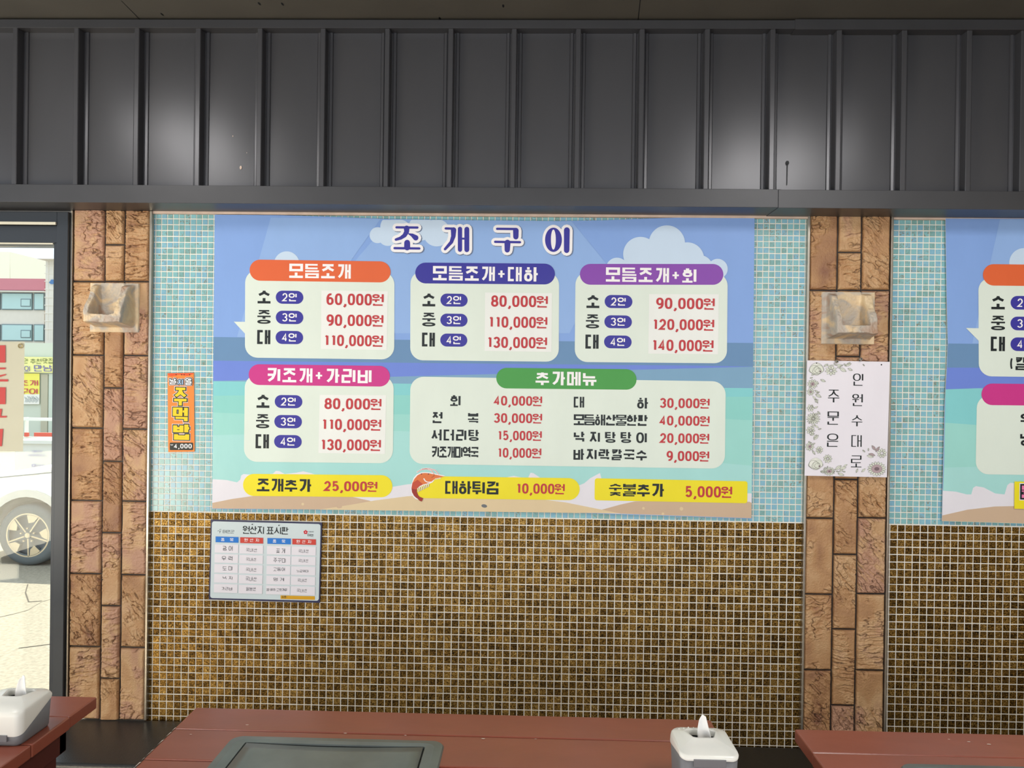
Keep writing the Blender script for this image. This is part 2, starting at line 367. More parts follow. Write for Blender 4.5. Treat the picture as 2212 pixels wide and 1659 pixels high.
b = B(); b.box(XP0-.0, XEND, 0.0005, .2, -.02, 2.9, M_grout); b.box(-3.6, XP0, 0.0005, .2, 2.06, 2.9, M_wallp); wall = struct(b.make('wall_back'))
for x0, x1 in ((XP1-.012, XQ0+.012), (XQ1-.012, XEND)):
    mosaic('blue_mosaic', x0, x1, ZB0, 2.1035, .02, M_blue, .0030, False, wall)
    mosaic('gold_mosaic', x0, x1, .33, ZB0-.001, .025, M_gold, .0031, True, wall)
b = B(); b.box(XP1, XQ0, -.012, .001, 2.1035, 2.112, M_plaster); b.box(XQ1, XEND, -.012, .001, 2.1035, 2.112, M_plaster)
struct(b.make('trim_1'))
b = B(); b.box(-3.6, XEND, -6.5, 4e-4, -.06, 0, M_floor); struct(b.make('floor'))
b = B(); b.box(-3.6, XEND, -6.5, .2, ZCEIL, ZCEIL+.1, M_ceil)
cl = struct(b.make('ceiling'))
# the black seam and scuffs on the ceiling board
b = B()
for pts in (((1383, 0), (1378, 46)), ((262, 2), (304, 44))):
    p, q = [G(x, y, ZCEIL-.0004) for x, y in pts]; d = Vector((.0012, 0, 0)); b.poly([p-d, q-d, q+d, p+d], M_grilld)
for x, y in ((1087, 13), (560, 8), (610, 9), (350, 31), (950, 40)):
    p = G(x, y, ZCEIL-.0004); b.poly([p+Vector((.0035*math.cos(a*1.05), .011*math.sin(a*1.05), 0)) for a in range(6)], M_grilld)
b.make('scuff', cl)
b = B(); b.box(-3.7, -3.6, -6.5, -4.2, 0, ZCEIL, M_wallp); struct(b.make('wall_left'))
b = B(); b.box(XEND, XEND+.1, -6.5, .2, 0, ZCEIL, M_wallp); struct(b.make('wall_right'))

# upper wall: standing-seam metal cladding, one pressed sheet
YC = -.094; ZC0, ZC1 = 2.165, 2.70
ribx = [W(x, 60, YC-.03).x for x in (35, 166.8, 297.5, 430, 563, 699, 837.7, 974.7, 1111.4, 1250, 1387.4, 1528.5, 1669.8, 1813, 1953.6, 2094, 2211)]
sp = (ribx[-1]-ribx[0])/(len(ribx)-1)
ribx = [ribx[0]-sp*k for k in range(9, 0, -1)]+ribx+[ribx[-1]+sp*k for k in range(1, 7)]
prof = []
tl = {ribx[12]: .012, ribx[20]: .013, ribx[19]: -.004, ribx[21]: .010, ribx[22]: .002}
for i, x in enumerate(ribx):
    t0 = tl.get(ribx[i-1], random.uniform(-.002, .002)) if i else 0; t1 = tl.get(x, random.uniform(-.002, .002))
    prof += [(x-.026, YC), (x-.024, YC-.005), (x-.016, YC-.006), (x-.014, YC-.003), (x-.0095, YC-.003), (x-.0080, YC-.033), (x-.0062, YC-.035),
             (x+.0062, YC-.035), (x+.0080, YC-.033), (x+.0095, YC-.003), (x+.014, YC-.003), (x+.016, YC-.006), (x+.024, YC-.005), (x+.026, YC)]
vs = []; fs = []
for x, y in prof: vs += [(x, y, ZC0-.03), (x, y, 2.704)]
for i in range(len(prof)-1): fs.append((2*i, 2*i+2, 2*i+3, 2*i+1))
# flat panels between the seams bow a little, each its own way
vv = []; ff = []
for i in range(len(ribx)-1):
    x0, x1 = ribx[i]+.0262, ribx[i+1]-.0262; a = tl.get(ribx[i], random.uniform(-.0025, .0025)); n0 = len(vv)
    for r in range(9):
        for c in range(7):
            u = c/6; v = r/8; bow = -.0012*math.sin(math.pi*u)*math.sin(math.pi*v)
            vv.append((x0+(x1-x0)*u, YC-.0015+bow+a*(v-.5)*.35+a*.15*(u-.5), ZC0-.03+(ZC1-ZC0+.06)*v))
    for r in range(8):
        for c in range(6):
            k = n0+r*7+c; ff.append((k, k+1, k+8, k+7))
b = B(); b.raw(vs, fs, M_panel); up = struct(b.make('wall_upper'))
mesh('cladding_panel', vv, ff, M_panel, None, up, True)
for i, (x0, x1, z0, z1, y0) in enumerate(((-3.6, W(1688, 440, -.14).x, 2.112, 2.17, -.134), (W(1682, 440, -.14).x, XEND, 2.110, 2.168, -.1375))):
    b = B(); b.box(x0, x1, y0, 0.0, z0, z1, M_trim, .0015); struct(b.make('trim_%d' % (i+2)))
for i, (x0, x1, z0, z1, y0) in enumerate(((-3.6, W(1724, 55, -.14).x, 2.679, 2.706, -.134), (W(1719, 55, -.14).x, XEND, 2.676, 2.708, -.1365))):
    b = B(); b.box(x0, x1, y0, YC+.06, z0, z1, M_trim, .001); struct(b.make('trim_%d' % (i+4)))
b = B()
for x, y, r in ((520, 362, .004), (503, 294, .0015), (533, 330, .001)): 
    p = W(x, y, YC-.0048); b.poly([p+Vector((r*math.cos(k), 0, 1.6*r*math.sin(k))) for k in range(6)], M_plaster)
p = W(1701, 352, YC-.0062); q = W(1700, 400, YC-.0062)
b.poly([p+Vector((.006*math.cos(k), 0, .008*math.sin(k))) for k in range(6)], M_grilld); b.poly([p+Vector((-.0015, 0, 0)), p+Vector((.0015, 0, 0)), q+Vector((.001, 0, 0)), q+Vector((-.001, 0, 0))], M_grilld)
b.make('stain', up)

# ------------------------------------------------------------------ stone pillars
def vnoise(x, y, seed):
    r = np.random.RandomState(seed); T = r.rand(256, 256).astype(np.float32)
    xi = np.floor(x).astype(int); yi = np.floor(y).astype(int); fx = x-xi; fy = y-yi
    fx = fx*fx*(3-2*fx); fy = fy*fy*(3-2*fy); g = lambda a, b: T[a & 255, b & 255]
    return (g(xi, yi)*(1-fx)+g(xi+1, yi)*fx)*(1-fy)+(g(xi, yi+1)*(1-fx)+g(xi+1, yi+1)*fx)*fy
def fbm(x, y, seed, o=4):
    s = 0; a = .5
    for k in range(o): s = s+a*vnoise(x*2**k, y*2**k, seed+k); a *= .5
    return s/(1-.5**o)
def stone_mat():
    mt, nt, b = nodes('faux_stone'); at = N(nt, 'ShaderNodeAttribute', attribute_name='stone_tone'); p = pos(nt)
    n = N(nt, 'ShaderNodeTexNoise', i_Scale=11.0, i_Detail=6.0, i_Distortion=.8); nt.links.new(p, n.inputs['Vector'])
    ad = N(nt, 'ShaderNodeMath', operation='MULTIPLY_ADD'); nt.links.new(n.outputs[0], ad.inputs[0]); ad.inputs[1].default_value = .75; nt.links.new(at.outputs['Fac'], ad.inputs[2])
    c = ramp(nt, ad.outputs[0], [(.2, lin('895e47')), (.4, lin('a57a55')), (.58, lin('b78c61')), (.75, lin('c59f75')), (.95, lin('b58a70'))])
    jm = N(nt, 'ShaderNodeAttribute', attribute_name='recess_tone'); mx = N(nt, 'ShaderNodeMixRGB'); nt.links.new(jm.outputs['Fac'], mx.inputs[0]); nt.links.new(c, mx.inputs[1]); mx.inputs[2].default_value = lin('47332a')
    nt.links.new(mx.outputs[0], b.inputs['Base Color']); b.inputs['Roughness'].default_value = .55
    n2 = N(nt, 'ShaderNodeTexNoise', i_Scale=210.0, i_Detail=8.0); nt.links.new(p, n2.inputs['Vector'])
    bp = N(nt, 'ShaderNodeBump', i_Strength=.75, i_Distance=.003); nt.links.new(n2.outputs[0], bp.inputs['Height']); nt.links.new(bp.outputs[0], b.inputs['Normal'])
    return mt
M_stone = stone_mat()
def pillar(x0, x1, z0, z1, stones, seed, ybase):
    """one cast stone facing; the courses are part of its relief"""
    st = .0012; nx = int((x1-x0)/st); nz = int((z1-z0)/st)
    X, Z = np.meshgrid(np.linspace(x0, x1, nx), np.linspace(z0, z1, nz)); H = np.full(X.shape, -.006); T = np.zeros(X.shape); J = np.ones(X.shape)
    r = np.random.RandomState(seed)
    for (a0, a1, c0, c1) in stones:
        k = (X >= a0) & (X <= a1) & (Z >= c0) & (Z <= c1)
        if not k.any(): continue
        x = X[k]; z = Z[k]; kind = r.choice(['slant', 'strata', 'crack', 'smooth', 'slant', 'strata']); sd = r.randint(9999)
        e = np.minimum(np.minimum(x-a0, a1-x), np.minimum(z-c0, c1-z)) + .0006*(vnoise(x*60, z*60, sd+7)-.5)
        rim = np.clip((e-.0012)/.010, 0, 1); rim = 1-(1-rim)**2.5
        th = {'slant': r.uniform(.6, 1.0), 'strata': r.uniform(-.12, .12), 'crack': r.uniform(-.5, .5), 'smooth': r.uniform(-.3, .3)}[kind]
        u = x*math.cos(th)-z*math.sin(th); w = x*math.sin(th)+z*math.cos(th)
        wx = u+.035*(fbm(u*9, w*9, sd+1)-.5)+.006*(fbm(u*60, w*60, sd+11, 2)-.5); wz = w+.022*(fbm(u*10, w*14, sd+2)-.5)+.006*(fbm(u*70, w*70, sd+12, 2)-.5)
        f = {'slant': (22, 120), 'strata': (15, 115), 'crack': (26, 75), 'smooth': (18, 60)}[kind]
        rg = 1-np.abs(2*fbm(wx*f[0], wz*f[1], sd+3, 3)-1)           # ridges
        ck = np.clip(1-np.abs(fbm(wx*f[0]*1.1, wz*f[1]*.55, sd+5, 3)-.5)*26, 0, 1)   # crevices
        area = np.clip((fbm(x*12, z*12, sd+6, 2)-{'slant': .28, 'strata': .34, 'crack': .40, 'smooth': .47}[kind])*8, 0, 1)
        fine = fbm(x*150, z*170, sd+8, 3)-.5; lump = fbm(x*16, z*16, sd+9, 2)-.5
        h = .006+.006*lump+area*(.008*(rg-.62)-.0068*ck)+.0038*fine*(.3+area)
        H[k] = -.006+(h+.006)*rim; T[k] = r.uniform(.0, .5)+.30*(rg-.5)*area+.25*(vnoise(x*30, z*12, sd+13)-.5)
        J[k] = np.clip(np.maximum(1-rim*1.7, area*ck*.6), 0, 1)  # joints and crevices take a darker colour
    n = nx*nz; co = np.empty((n, 3), np.float32); co[:, 0] = X.ravel(); co[:, 1] = ybase-H.ravel(); co[:, 2] = Z.ravel()
    i = np.arange(nx-1)[None, :]+np.arange(nz-1)[:, None]*nx; q = np.stack([i, i+1, i+nx+1, i+nx], -1).reshape(-1)
    me = bpy.data.meshes.new('stone_pillar'); me.vertices.add(n); me.vertices.foreach_set('co', co.ravel())
    nf = (nx-1)*(nz-1); me.loops.add(nf*4); me.loops.foreach_set('vertex_index', q.astype(np.int32)); me.polygons.add(nf)
    me.polygons.foreach_set('loop_start', np.arange(nf, dtype=np.int32)*4); me.polygons.foreach_set('use_smooth', [True]*nf); me.update(); me.validate()
    for nm, d in (('stone_tone', T), ('recess_tone', J)):
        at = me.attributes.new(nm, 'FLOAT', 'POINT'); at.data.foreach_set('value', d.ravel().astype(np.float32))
    me.materials.append(M_stone); o = bpy.data.objects.new('stone_pillar', me); COL.objects.link(o); o['_o'] = (0., 0., 0.)
    return struct(o)
def courses(cols, rows, yf):
    o = []
    for (xa, xb), rr in zip(cols, rows):
        for r0, r1 in zip(rr[:-1], rr[1:]):
            p = W(xa, r0, yf); q = W(xb, r1, yf); o.append((p.x, q.x, q.z, p.z))
    return o
def pil_px(cols, rows, yf, xoff):
    """column edges are true verticals: take them at mid height"""
    o = []
    cx = [xoff[0]]+[W(c, 1000, yf).x for c in cols[1:-1]]+[xoff[1]]
    for i, rr in enumerate(rows):
        for r0, r1 in zip(rr[:-1], rr[1:]):
            xm = (cols[i]+cols[i+1])/2; o.append((cx[i], cx[i+1], W(xm, r1, yf).z, W(xm, r0, yf).z))
    return o
YP = -.011
L = pil_px((158, 221.5, 264, 327), ([440, 608, 767, 924.6, 1081.5, 1239.4, 1396.7, 1554, 1720], [440, 528.5, 608, 690, 838, 996.5, 1151, 1308.7, 1465.7, 1625, 1780], [440, 608, 768, 927, 1083, 1242, 1399, 1556, 1720]), YP, (XP0+.004, XP1-.004))
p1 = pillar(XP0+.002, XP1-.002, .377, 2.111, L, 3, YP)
R_ = pil_px((1736, 1803, 1854.5, 1918), ([450, 627, 790, 955, 1119.5, 1284, 1447.5, 1612, 1780], [450, 545, 627, 770, 870, 1035.7, 1198, 1359.5, 1524, 1690], [450, 627, 787, 953, 1119, 1283, 1448, 1612, 1780]), YP, (XQ0+.004, XQ1-.004))
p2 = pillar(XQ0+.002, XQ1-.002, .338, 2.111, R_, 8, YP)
for nm, xs in (('left', (XP0, XP1)), ('right', (XQ0, XQ1))):
    pass
k = 6
for x in (XP0+.001, XP1-.001, XQ0+.001, XQ1-.001):
    b = B(); b.box(x-.0035, x+.0035, -.018, 0, .378 if x < 0 else .338, 2.111, M_steel, .001); struct(b.make('trim_%d' % k)); k += 1
b = B(); b.box(XP0+.004, XP1-.004, -.006, 0, .377, 2.11, M_grilld); b.box(XQ0+.004, XQ1-.004, -.006, 0, .338, 2.11, M_grilld); b.make('backing', wall)

# stone niches
M_niche = None
def niche_mat():
    mt, nt, b = nodes('niche_stone'); p = pos(nt); n = N(nt, 'ShaderNodeTexNoise', i_Scale=14.0, i_Detail=5.0, i_Distortion=1.0); nt.links.new(p, n.inputs['Vector'])
    nt.links.new(ramp(nt, n.outputs[0], [(.3, lin('ac8c74')), (.45, lin('b7aea2')), (.6, lin('dcc29c')), (.75, lin('e8d5b0'))]), b.inputs['Base Color']); b.inputs['Roughness'].default_value = .6
    n2 = N(nt, 'ShaderNodeTexNoise', i_Scale=90.0, i_Detail=6.0); nt.links.new(p, n2.inputs['Vector']); bp = N(nt, 'ShaderNodeBump', i_Strength=.5, i_Distance=.004)
    nt.links.new(n2.outputs[0], bp.inputs['Height']); nt.links.new(bp.outputs[0], b.inputs['Normal']); return mt
M_niche = niche_mat()
def niche(xc, zc, s, seed, label):
    n = 110; U, V = np.meshgrid(np.linspace(0, 1, n), np.linspace(0, 1, n))
    ws = .05*(fbm(U*5, V*5, seed, 3)-.5); uu = U+ws; vv_ = V+.05*(fbm(U*5+9, V*5, seed+4, 3)-.5)
    sm = lambda x, a, c: (lambda t: t*t*(3-2*t))(np.clip((x-a)/(c-a), 0, 1))
    body = sm(uu, .07, .14)*(1-sm(uu, .86, .93))*sm(vv_, .09, .20)*(1-sm(vv_, .90, .97))
    prof = .075-.05*sm(vv_, .36, .98)                      # ledge sticks out most, wings lean back upward
    pocket = sm(uu, .23, .27)*(1-sm(uu, .70, .74))*sm(vv_, .335, .365)
    h = body*prof*(1-pocket)+pocket*.006 + .012*(fbm(U*6, V*6, seed+8, 4)-.5)*body*(1-pocket)+.003*(fbm(U*30, V*30, seed+5, 2)-.5)*body
    edge = np.minimum(np.minimum(U, 1-U), np.minimum(V, 1-V)); y = -.026-h; y = np.where(edge < .005, -.009, y)
    vs = [(xc+(a-.5)*s, c, zc+(d-.5)*s*1.0) for a, c, d in zip(U.ravel(), y.ravel(), V.ravel())]
    fs = [(j*n+i, j*n+i+1, (j+1)*n+i+1, (j+1)*n+i) for j in range(n-1) for i in range(n-1)]
    o = mesh('stone_niche', vs, fs, M_niche, None, None, True); tag(o, label, 'wall niche', 'carved stone niches on the pillars'); return o
c1, c2 = W(246.5, 664.5, -.026), W(1832.7, 687, -.026)
niche(c1.x, c1.z, .168, 21, 'carved stone niche with a hollow and ledge on the pillar beside the window')
niche(c2.x, c2.z, .174, 55, 'carved stone niche with a hollow and ledge on the pillar above the flowered notice')

# ------------------------------------------------------------------ window
wx1 = XP0-.004; px2x = lambda px, y=-.0: W(px, 800, y).x
win = struct(mesh('window_1', [(0, 0, 0)], [], M_frame))
ztop = W(60, 458, -.02).z
xa = -3.6; xj = px2x(131); xi = px2x(118)
b = B(); b.box(xj, wx1, -.03, .12, 0, ztop, M_frame, .002); b.box(xa, xj, -.03, .12, W(60, 484, -.03).z, ztop, M_frame, .002)
b.box(xa, xj, -.012, .1, W(60, 524, -.012).z, W(60, 487, -.012).z, M_frame, .002); b.box(xi, xj, -.012, .1, 0.03, W(60, 524, -.012).z, M_frame, .002)
b.box(xa, xj, -.03, .1, 0, .05, M_frame, .002); b.box(-2.78, -2.70, -.02, .1, .05, W(60, 524, -.012).z, M_frame, .002)
b.make('window_frame', win)
b = B(); zz = W(60, 482.5, -.034).z; b.box(xa, xj-.001, -.036, -.03, zz-.004, zz+.005, mat('pale_seal', 'd8d2bd', .5)); zz = W(60, 526, -.016).z
b.box(xa, xi, -.018, -.012, zz-.002, zz+.002, mat('pale_seal', 'd8d2bd', .5)); b.make('seal', win)
mt, nt, pb = nodes('window_glass'); nt.nodes.remove(pb); tr = N(nt, 'ShaderNodeBsdfTransparent'); tr.inputs[0].default_value = (.95, .97, .96, 1); gl = N(nt, 'ShaderNodeBsdfGlossy', i_Roughness=.03)
fr = N(nt, 'ShaderNodeFresnel', i_IOR=1.25); mx = N(nt, 'ShaderNodeMixShader'); nt.links.new(fr.outputs[0], mx.inputs[0]); nt.links.new(tr.outputs[0], mx.inputs[1]); nt.links.new(gl.outputs[0], mx.inputs[2])
nt.links.new(mx.outputs[0], nt.nodes['Material Output'].inputs['Surface']); M_glass = mt
b = B(); b.box(xa, xi+.004, .055, .061, .04, W(60, 527, 0).z, M_glass); b.make('window_pane', win)

# ------------------------------------------------------------------ banners and notices on the wall
I_sky, I_ray, I_cloud = ink('86a8e2'), ink('93b4e6'), ink('c9dcf0')
I_b1, I_b2, I_b3 = ink('6b90b8'), ink('7089da'), ink('7ea6c4')
I_t1, I_t2, I_t3, I_t4 = ink('86cfd2'), ink('8fd2cb'), ink('9dd8d0'), ink('a8dcd8')
I_foam, I_sand, I_sand2, I_peb = ink('e6e3ea'), ink('cdb297'), ink('dfc9a2'), ink('6f7377')
I_bub, I_patch, I_blk, I_navy, I_price = ink('dfe9de'), ink('eceeea'), ink('22282a'), ink('3d3a9c'), ink('c03c42')
I_org, I_pur, I_mag, I_grn, I_yel, I_wht = ink('e2683c'), ink('8a4caf'), ink('cc3a8b'), ink('4c9c4c'), ink('f0e02a'), ink('f6f3f4')
I_shad = ink('6f7c98')
def banner_ground(p, X, sx=0):
    """the printed seaside: X maps picture columns of the first banner onto this one, returning (x, y shift)"""
    def q(pts, mt): p.poly([X(x, y) for x, y in pts], mt)
    T = [(464, 463.7), (609, 464.8), (700, 468), (841, 473), (1000, 475.5), (1200, 477.5), (1300, 476), (1411, 471.5), (1520, 469), (1630, 470)]
    return q, T
def seaside(p, X, full=True):
    q = lambda pts, mt: p.poly([X(x, y) for x, y in pts], mt)
    fr = lambda y: 464-(y-463.7)*.00943; to = lambda y: 1630-(y-470)*.0100
    def band(top, bot, mt): q([(x, y) for x, y in top]+[(x, y) for x, y in reversed(bot)], mt)
    e = [(463, 0), (1630, 0)]
    line = lambda pts: [(fr(pts[0][1])+.15 if x == 'l' else to(pts[-1][1])-.15 if x == 'r' else x, y) for x, y in pts]
    # light fans in the sky
    for pts in ([(585, 470), (822, 473), (760, 560), (700, 728), (512, 728)], [(845, 474), (1235, 478), (1310, 570), (1230, 720), (720, 720), (770, 560)]):
        q(pts, I_ray)
    a = line([('l', 728), (860, 734), (1200, 737), ('r', 741)]); c = line([('l', 779), (860, 783.5), (1300, 788), (1500, 789.5), ('r', 792)])
    d = line([('l', 823), (860, 813.5), (1072, 808), (1363, 799), ('r', 792.2)]); g = line([('l', 823.4), (860, 828.5), (1300, 835), ('r', 838.5)])
    h = line([('l', 855), (700, 852), (860, 853.5), (1300, 858), ('r', 857)]); i_ = line([('l', 891), (560, 895), (700, 899), (860, 895), (1300, 900), (1567, 905), ('r', 908)])
    j = line([('l', 940), (860, 931), (1200, 945), (1567, 1001), ('r', 1006)]); k = line([('l', 1000), (860, 995), (1300, 1015), ('r', 1010)])
    bt = line([('l', 1098.5), (860, 1101), (1220, 1106), ('r', 1119.5)])
    band(a, c, I_b1); band(c, d, I_b2); band(d, g, I_b3); band(g, h, I_t1); band(h, i_, I_t2); band(i_, j, I_t3); band(j, bt, I_t4)
    # surf
    s1 = [('l', 1035), (490, 1037), (512, 1042), (519, 1036), (521, 1027), (526, 1024), (560, 1027), (590, 1023), (596, 1017), (604, 1018), (615, 1024), (640, 1021), (655, 1018), (672, 1022), (720, 1040), (800, 1055), (846, 1052), (875, 1047),
          (900, 1044), (960, 1042), (1060, 1045), (1098, 1030), (1110, 1028), (1140, 1034), (1146, 1021), (1152, 1022), (1170, 1034), (1215, 1034), (1252, 1048), (1262, 1044), (1275, 1033), (1296, 1021.6), (1299, 1033), (1320, 1045), (1500, 1060), ('r', 1066)]
    band(line(s1), bt, I_foam)
    band(line([('l', 1086.5), (500, 1078), (557, 1070), (640, 1068), (755, 1072), (800, 1082), (805, 1090)]), [(459, 1098.5), (720, 1101)], I_sand)
    band([(690, 1100.8), (760, 1090), (810, 1081), (880, 1072), (960, 1067), (1100, 1070), (1220, 1085), (1300, 1101), (1340, 1108.6)], [(700, 1101), (1341, 1109)], I_sand2)
    band(line([(1300, 1101), (1340, 1090), (1372, 1083), (1480, 1080), (1620, 1084), ('r', 1087)]), line([(1341, 1109.5), ('r', 1119.5)]), I_sand)
    for x, y, r in ((654, 1089, 3), (1390, 1098, 3), (1472, 1099, 4), (1432, 1110, 3)): p.disc(*X(x, y), r, r, I_sand2, 'p', 14)
    if full:
        p.poly([X(1046+6.2*math.cos(k*.4)-.8*math.sin(k*.4), 1093+3.6*math.sin(k*.4)+1.2*math.cos(k*.4)) for k in range(16)], I_peb)
        p.disc(*X(733, 1095), 6, 3, I_sand, 'p', 14)
def cloud(p, discs, mt, z, X=lambda x, y: (x, y)):
    """discs side by side, one outline"""
    for x, y, r in discs: p.disc(x, y, r, r, mt, z, 40)
STEP = .0004
def sizes_block(par, z, sz, badge, names=('소', '중', '대'), num=('2인', '3인', '4인'), yb=-.0135, tx=None, upto=99):
    for i, n in enumerate(names):
        x0, x1, y0, y1 = sz[i]; p = Print(yb-STEP*2); p.text(n, x0, x1, y0, y1, I_blk, z, .22, .17); p.make('size_lettering', par)
        x0, y0, x1, y1 = badge[i]; p = Print(yb-STEP*2); p.round(x0, y0, x1, y1, 99, I_navy, z, (x1-x0)*.013)
        p.y = yb-STEP*3; w = x1-x0; h = y1-y0; p.text(num[i], x0+w*.235, x0+w*.76, y0+h*.19, y0+h*.81, I_wht, z, .165, .14, gap=.14); p.make('portion_badge', par)
def priced(par, z, patch, prices, yb):
    p = Print(yb-STEP*2); p.poly(patch, I_patch, z); p.y = yb-STEP*3
    for t, x0, x1, y0, y1 in prices: won(p, t, x0, x1, y0, y1, z)
    return p.make('price_patch', par)
def won(p, t, x0, x1, y0, y1, z, mt=None):
    h = y1-y0; sl = p.s; xw = x1-h*.93
    p.text(t, x0, xw-h*.04, y0, y1-(xw-x0)*sl, mt or I_price, z, .205, .185, gap=.10)
    p.text('원', xw, x1, y0+(xw-x0)*sl+h*.02, y1+h*.02, mt or I_price, z, .18, .14)
def panel(root, z, bub, tail, pill, pillcol, title, tx, yb, sz=None, badge=None, patch=None, prices=None, radius=130):
    """a speech bubble of the menu with its coloured heading"""
    p = Print(yb-STEP); p.round(*bub[:4], radius, I_bub, z, bub[4], bub[5])
    if tail: p.y = yb-STEP*1.02; p.poly(tail, I_bub, z)
    o = p.make('menu_panel', root)
    p = Print(yb-STEP*1.7); p.round(pill[0], pill[1], pill[2], pill[3], 130, pillcol, z, pill[4]); p.y = yb-STEP*2.6
    if title: p.text(title, *tx, I_wht, z, .2, .165, gap=.16)
    p.make('heading_bar', o)
    if sz: sizes_block(o, z, sz, badge, yb=yb)
    if patch: priced(o, z, patch, prices, yb)
    return o
YB = -.012
bnr = thing('menu_banner', 'wide seaside menu banner between the two stone pillars, fully in view', 'banner', tuple(W(1045, 785, 0)), 'printed menu banners on the mosaic')
def sheet(root, outline, X, yb, full):
    b = B(); f = [W(x, y, yb+.0012) for x, y in outline]; bk = [v+Vector((0, .0016, 0)) for v in f]; n = len(f)
    b.poly(f[::-1], I_sky)
    for i in range(n): b.poly([f[i], f[(i+1) % n], bk[(i+1) % n], bk[i]], I_wht)
    b.poly(bk, I_wht); s = b.make('sheet', root)
    p = Print(yb+.0006); seaside(p, X, full)
    return s, p
OUT = [(464, 463.7), (609, 464.8), (700, 468), (841, 473), (1000, 475.5), (1200, 477.5), (1300, 476), (1411, 471.5), (1520, 469), (1630, 470), (1627.7, 700), (1625.7, 900), (1623.5, 1120.5),
       (1220, 1107), (900, 1102), (700, 1101), (458, 1099.5), (460.5, 800)]
sh, p = sheet(bnr, OUT, lambda x, y: (x, y), YB, True)
p.y = YB+.0001
for z, ds in (('B', ((-115, 275, 82), (30, 190, 118), (-10, 285, 100), (110, 230, 115), (330, 200, 130), (490, 250, 140), (90, 300, 80))), ('A', ((850, 570, 130),)),
              ('C', ((630, 620, 115), (870, 470, 178), (1140, 360, 186), (1350, 520, 172), (1480, 610, 130), (1660, 620, 103), (1100, 560, 220)))):
    for x, y, r in ds:
        oy = 0
        if z == 'B':
            o = [(px_, max(py_, 118)) for px_, py_ in [(x+r*math.cos(a*.1571), y+r*math.sin(a*.1571)) for a in range(40)]]
            p.poly(o, I_cloud, z)
        else: p.disc(x, y, r, r, I_cloud, z, 44)
p.make('seaside_print', sh)
# title
def title(root, yb):
    z = 'B'; ST = [([(78, 195), (292, 197)], 24, 24), ([(182, 205), (182, 240), (160, 278), (120, 305), (72, 320)], 58, 26), ([(206, 262), (240, 275), (275, 302)], 14, 56), ([(187, 352), (187, 400)], 60, 62), ([(58, 408), (312, 411)], 24, 24),
          ([(582, 206), (662, 208)], 24, 24), ([(662, 222), (660, 285), (640, 345), (575, 418)], 56, 26), ([(728, 210), (728, 424)], 44, 44), ([(798, 214), (798, 424)], 50, 50), ([(740, 310), (790, 311)], 20, 20),
          ([(1108, 210), (1304, 212)], 24, 24), ([(1300, 228), (1300, 292)], 58, 54), ([(1088, 343), (1342, 347)], 24, 24), ([(1214, 352), (1212, 426)], 62, 54), ([(1822, 224), (1820, 430)], 60, 56)]
    for grow, mt, d, dx, nm in ((62, I_shad, 1.2, 8, 'title_shadow_print'), (58, I_wht, 2, 0, 'title_outline'), (0, I_navy, 3, 0, 'title_lettering')):
        for i0, i1 in ((0, 5), (5, 10), (10, 14), (14, 15)):
            p = Print(yb-STEP*d)
            for pts, w, w2 in ST[i0:i1]: p.stroke([(x+dx, y+dx*.8) for x, y in pts], mt, z, w+grow, w2+grow)
            if i0 == 14 and grow: p.disc(1685+dx, 322+dx*.8, 84+grow/2, 124+grow/2, mt, z, 48)
            elif i0 == 14: p.disc(1685, 322, 86, 124, mt, z, 48); p.y = yb-STEP*3.6; p.disc(1684, 320, 25, 103, I_wht, z, 36)
            p.make(nm, root)
title(bnr, YB)
panel(bnr, 'A', (425, 630, 1953, 1528, 20, 3), [(308, 1160), (430, 1162), (430, 1290)], (470, 524, 1913, 740, 20), I_org, '모듬조개', (877, 1507, 566, 712), YB,
      ((553, 685, 830, 973), (550, 686, 1040, 1181), (548, 683, 1245, 1389)), ((738, 842, 1020, 976), (738, 1047, 1020, 1183), (736, 1253, 1018, 1388)),
      [(1205, 840), (1885, 850), (1875, 1452), (1200, 1440)], [('60,000', 1257, 1843, 870, 995), ('90,000', 1257, 1840, 1085, 1208), ('110,000', 1228, 1838, 1293, 1414)])
panel(bnr, 'B', (222, 640, 1743, 1555, 16, 4), None, (270, 555, 1700, 768, 12), I_navy, '모듬조개+대하', (452, 1525, 590, 736), YB,
      ((345, 476, 860, 1003), (343, 477, 1068, 1208), (340, 472, 1272, 1414)), ((528, 872, 806, 1004), (527, 1077, 805, 1209), (526, 1281, 803, 1414)),
      [(985, 862), (1670, 870), (1665, 1470), (980, 1460)], [('80,000', 1047, 1628, 890, 1013), ('110,000', 1017, 1623, 1105, 1226), ('130,000', 1002, 1620, 1313, 1434)])
panel(bnr, 'C', (205, 650, 1763, 1573, 14, 9), None, (250, 569, 1718, 782, 1), I_pur, '모듬조개+회', (517, 1443, 604, 750), YB,
      ((318, 450, 877, 1020), (312, 447, 1085, 1228), (307, 442, 1292, 1436)), ((503, 886, 787, 1020), (500, 1094, 782, 1226), (497, 1300, 779, 1432)),
      [(958, 878), (1672, 880), (1665, 1495), (950, 1488)], [('90,000', 1030, 1630, 914, 1035), ('120,000', 990, 1625, 1131, 1250), ('140,000', 983, 1618, 1342, 1464)])
panel(bnr, 'D', (410, 225, 1893, 1094, 16, 10), None, (448, 123, 1853, 329, 18), I_mag, '키조개+가리비', (625, 1672, 160, 300), YB,
      ((527, 655, 415, 557), (522, 653, 620, 760), (517, 650, 820, 960)), ((707, 429, 982, 559), (703, 628, 978, 759), (701, 827, 976, 957)),
      [(1155, 428), (1817, 432), (1805, 1018), (1142, 1008)], [('80,000', 1203, 1770, 460, 576), ('110,000', 1172, 1768, 666, 782), ('130,000', 1160, 1765, 868, 984)])
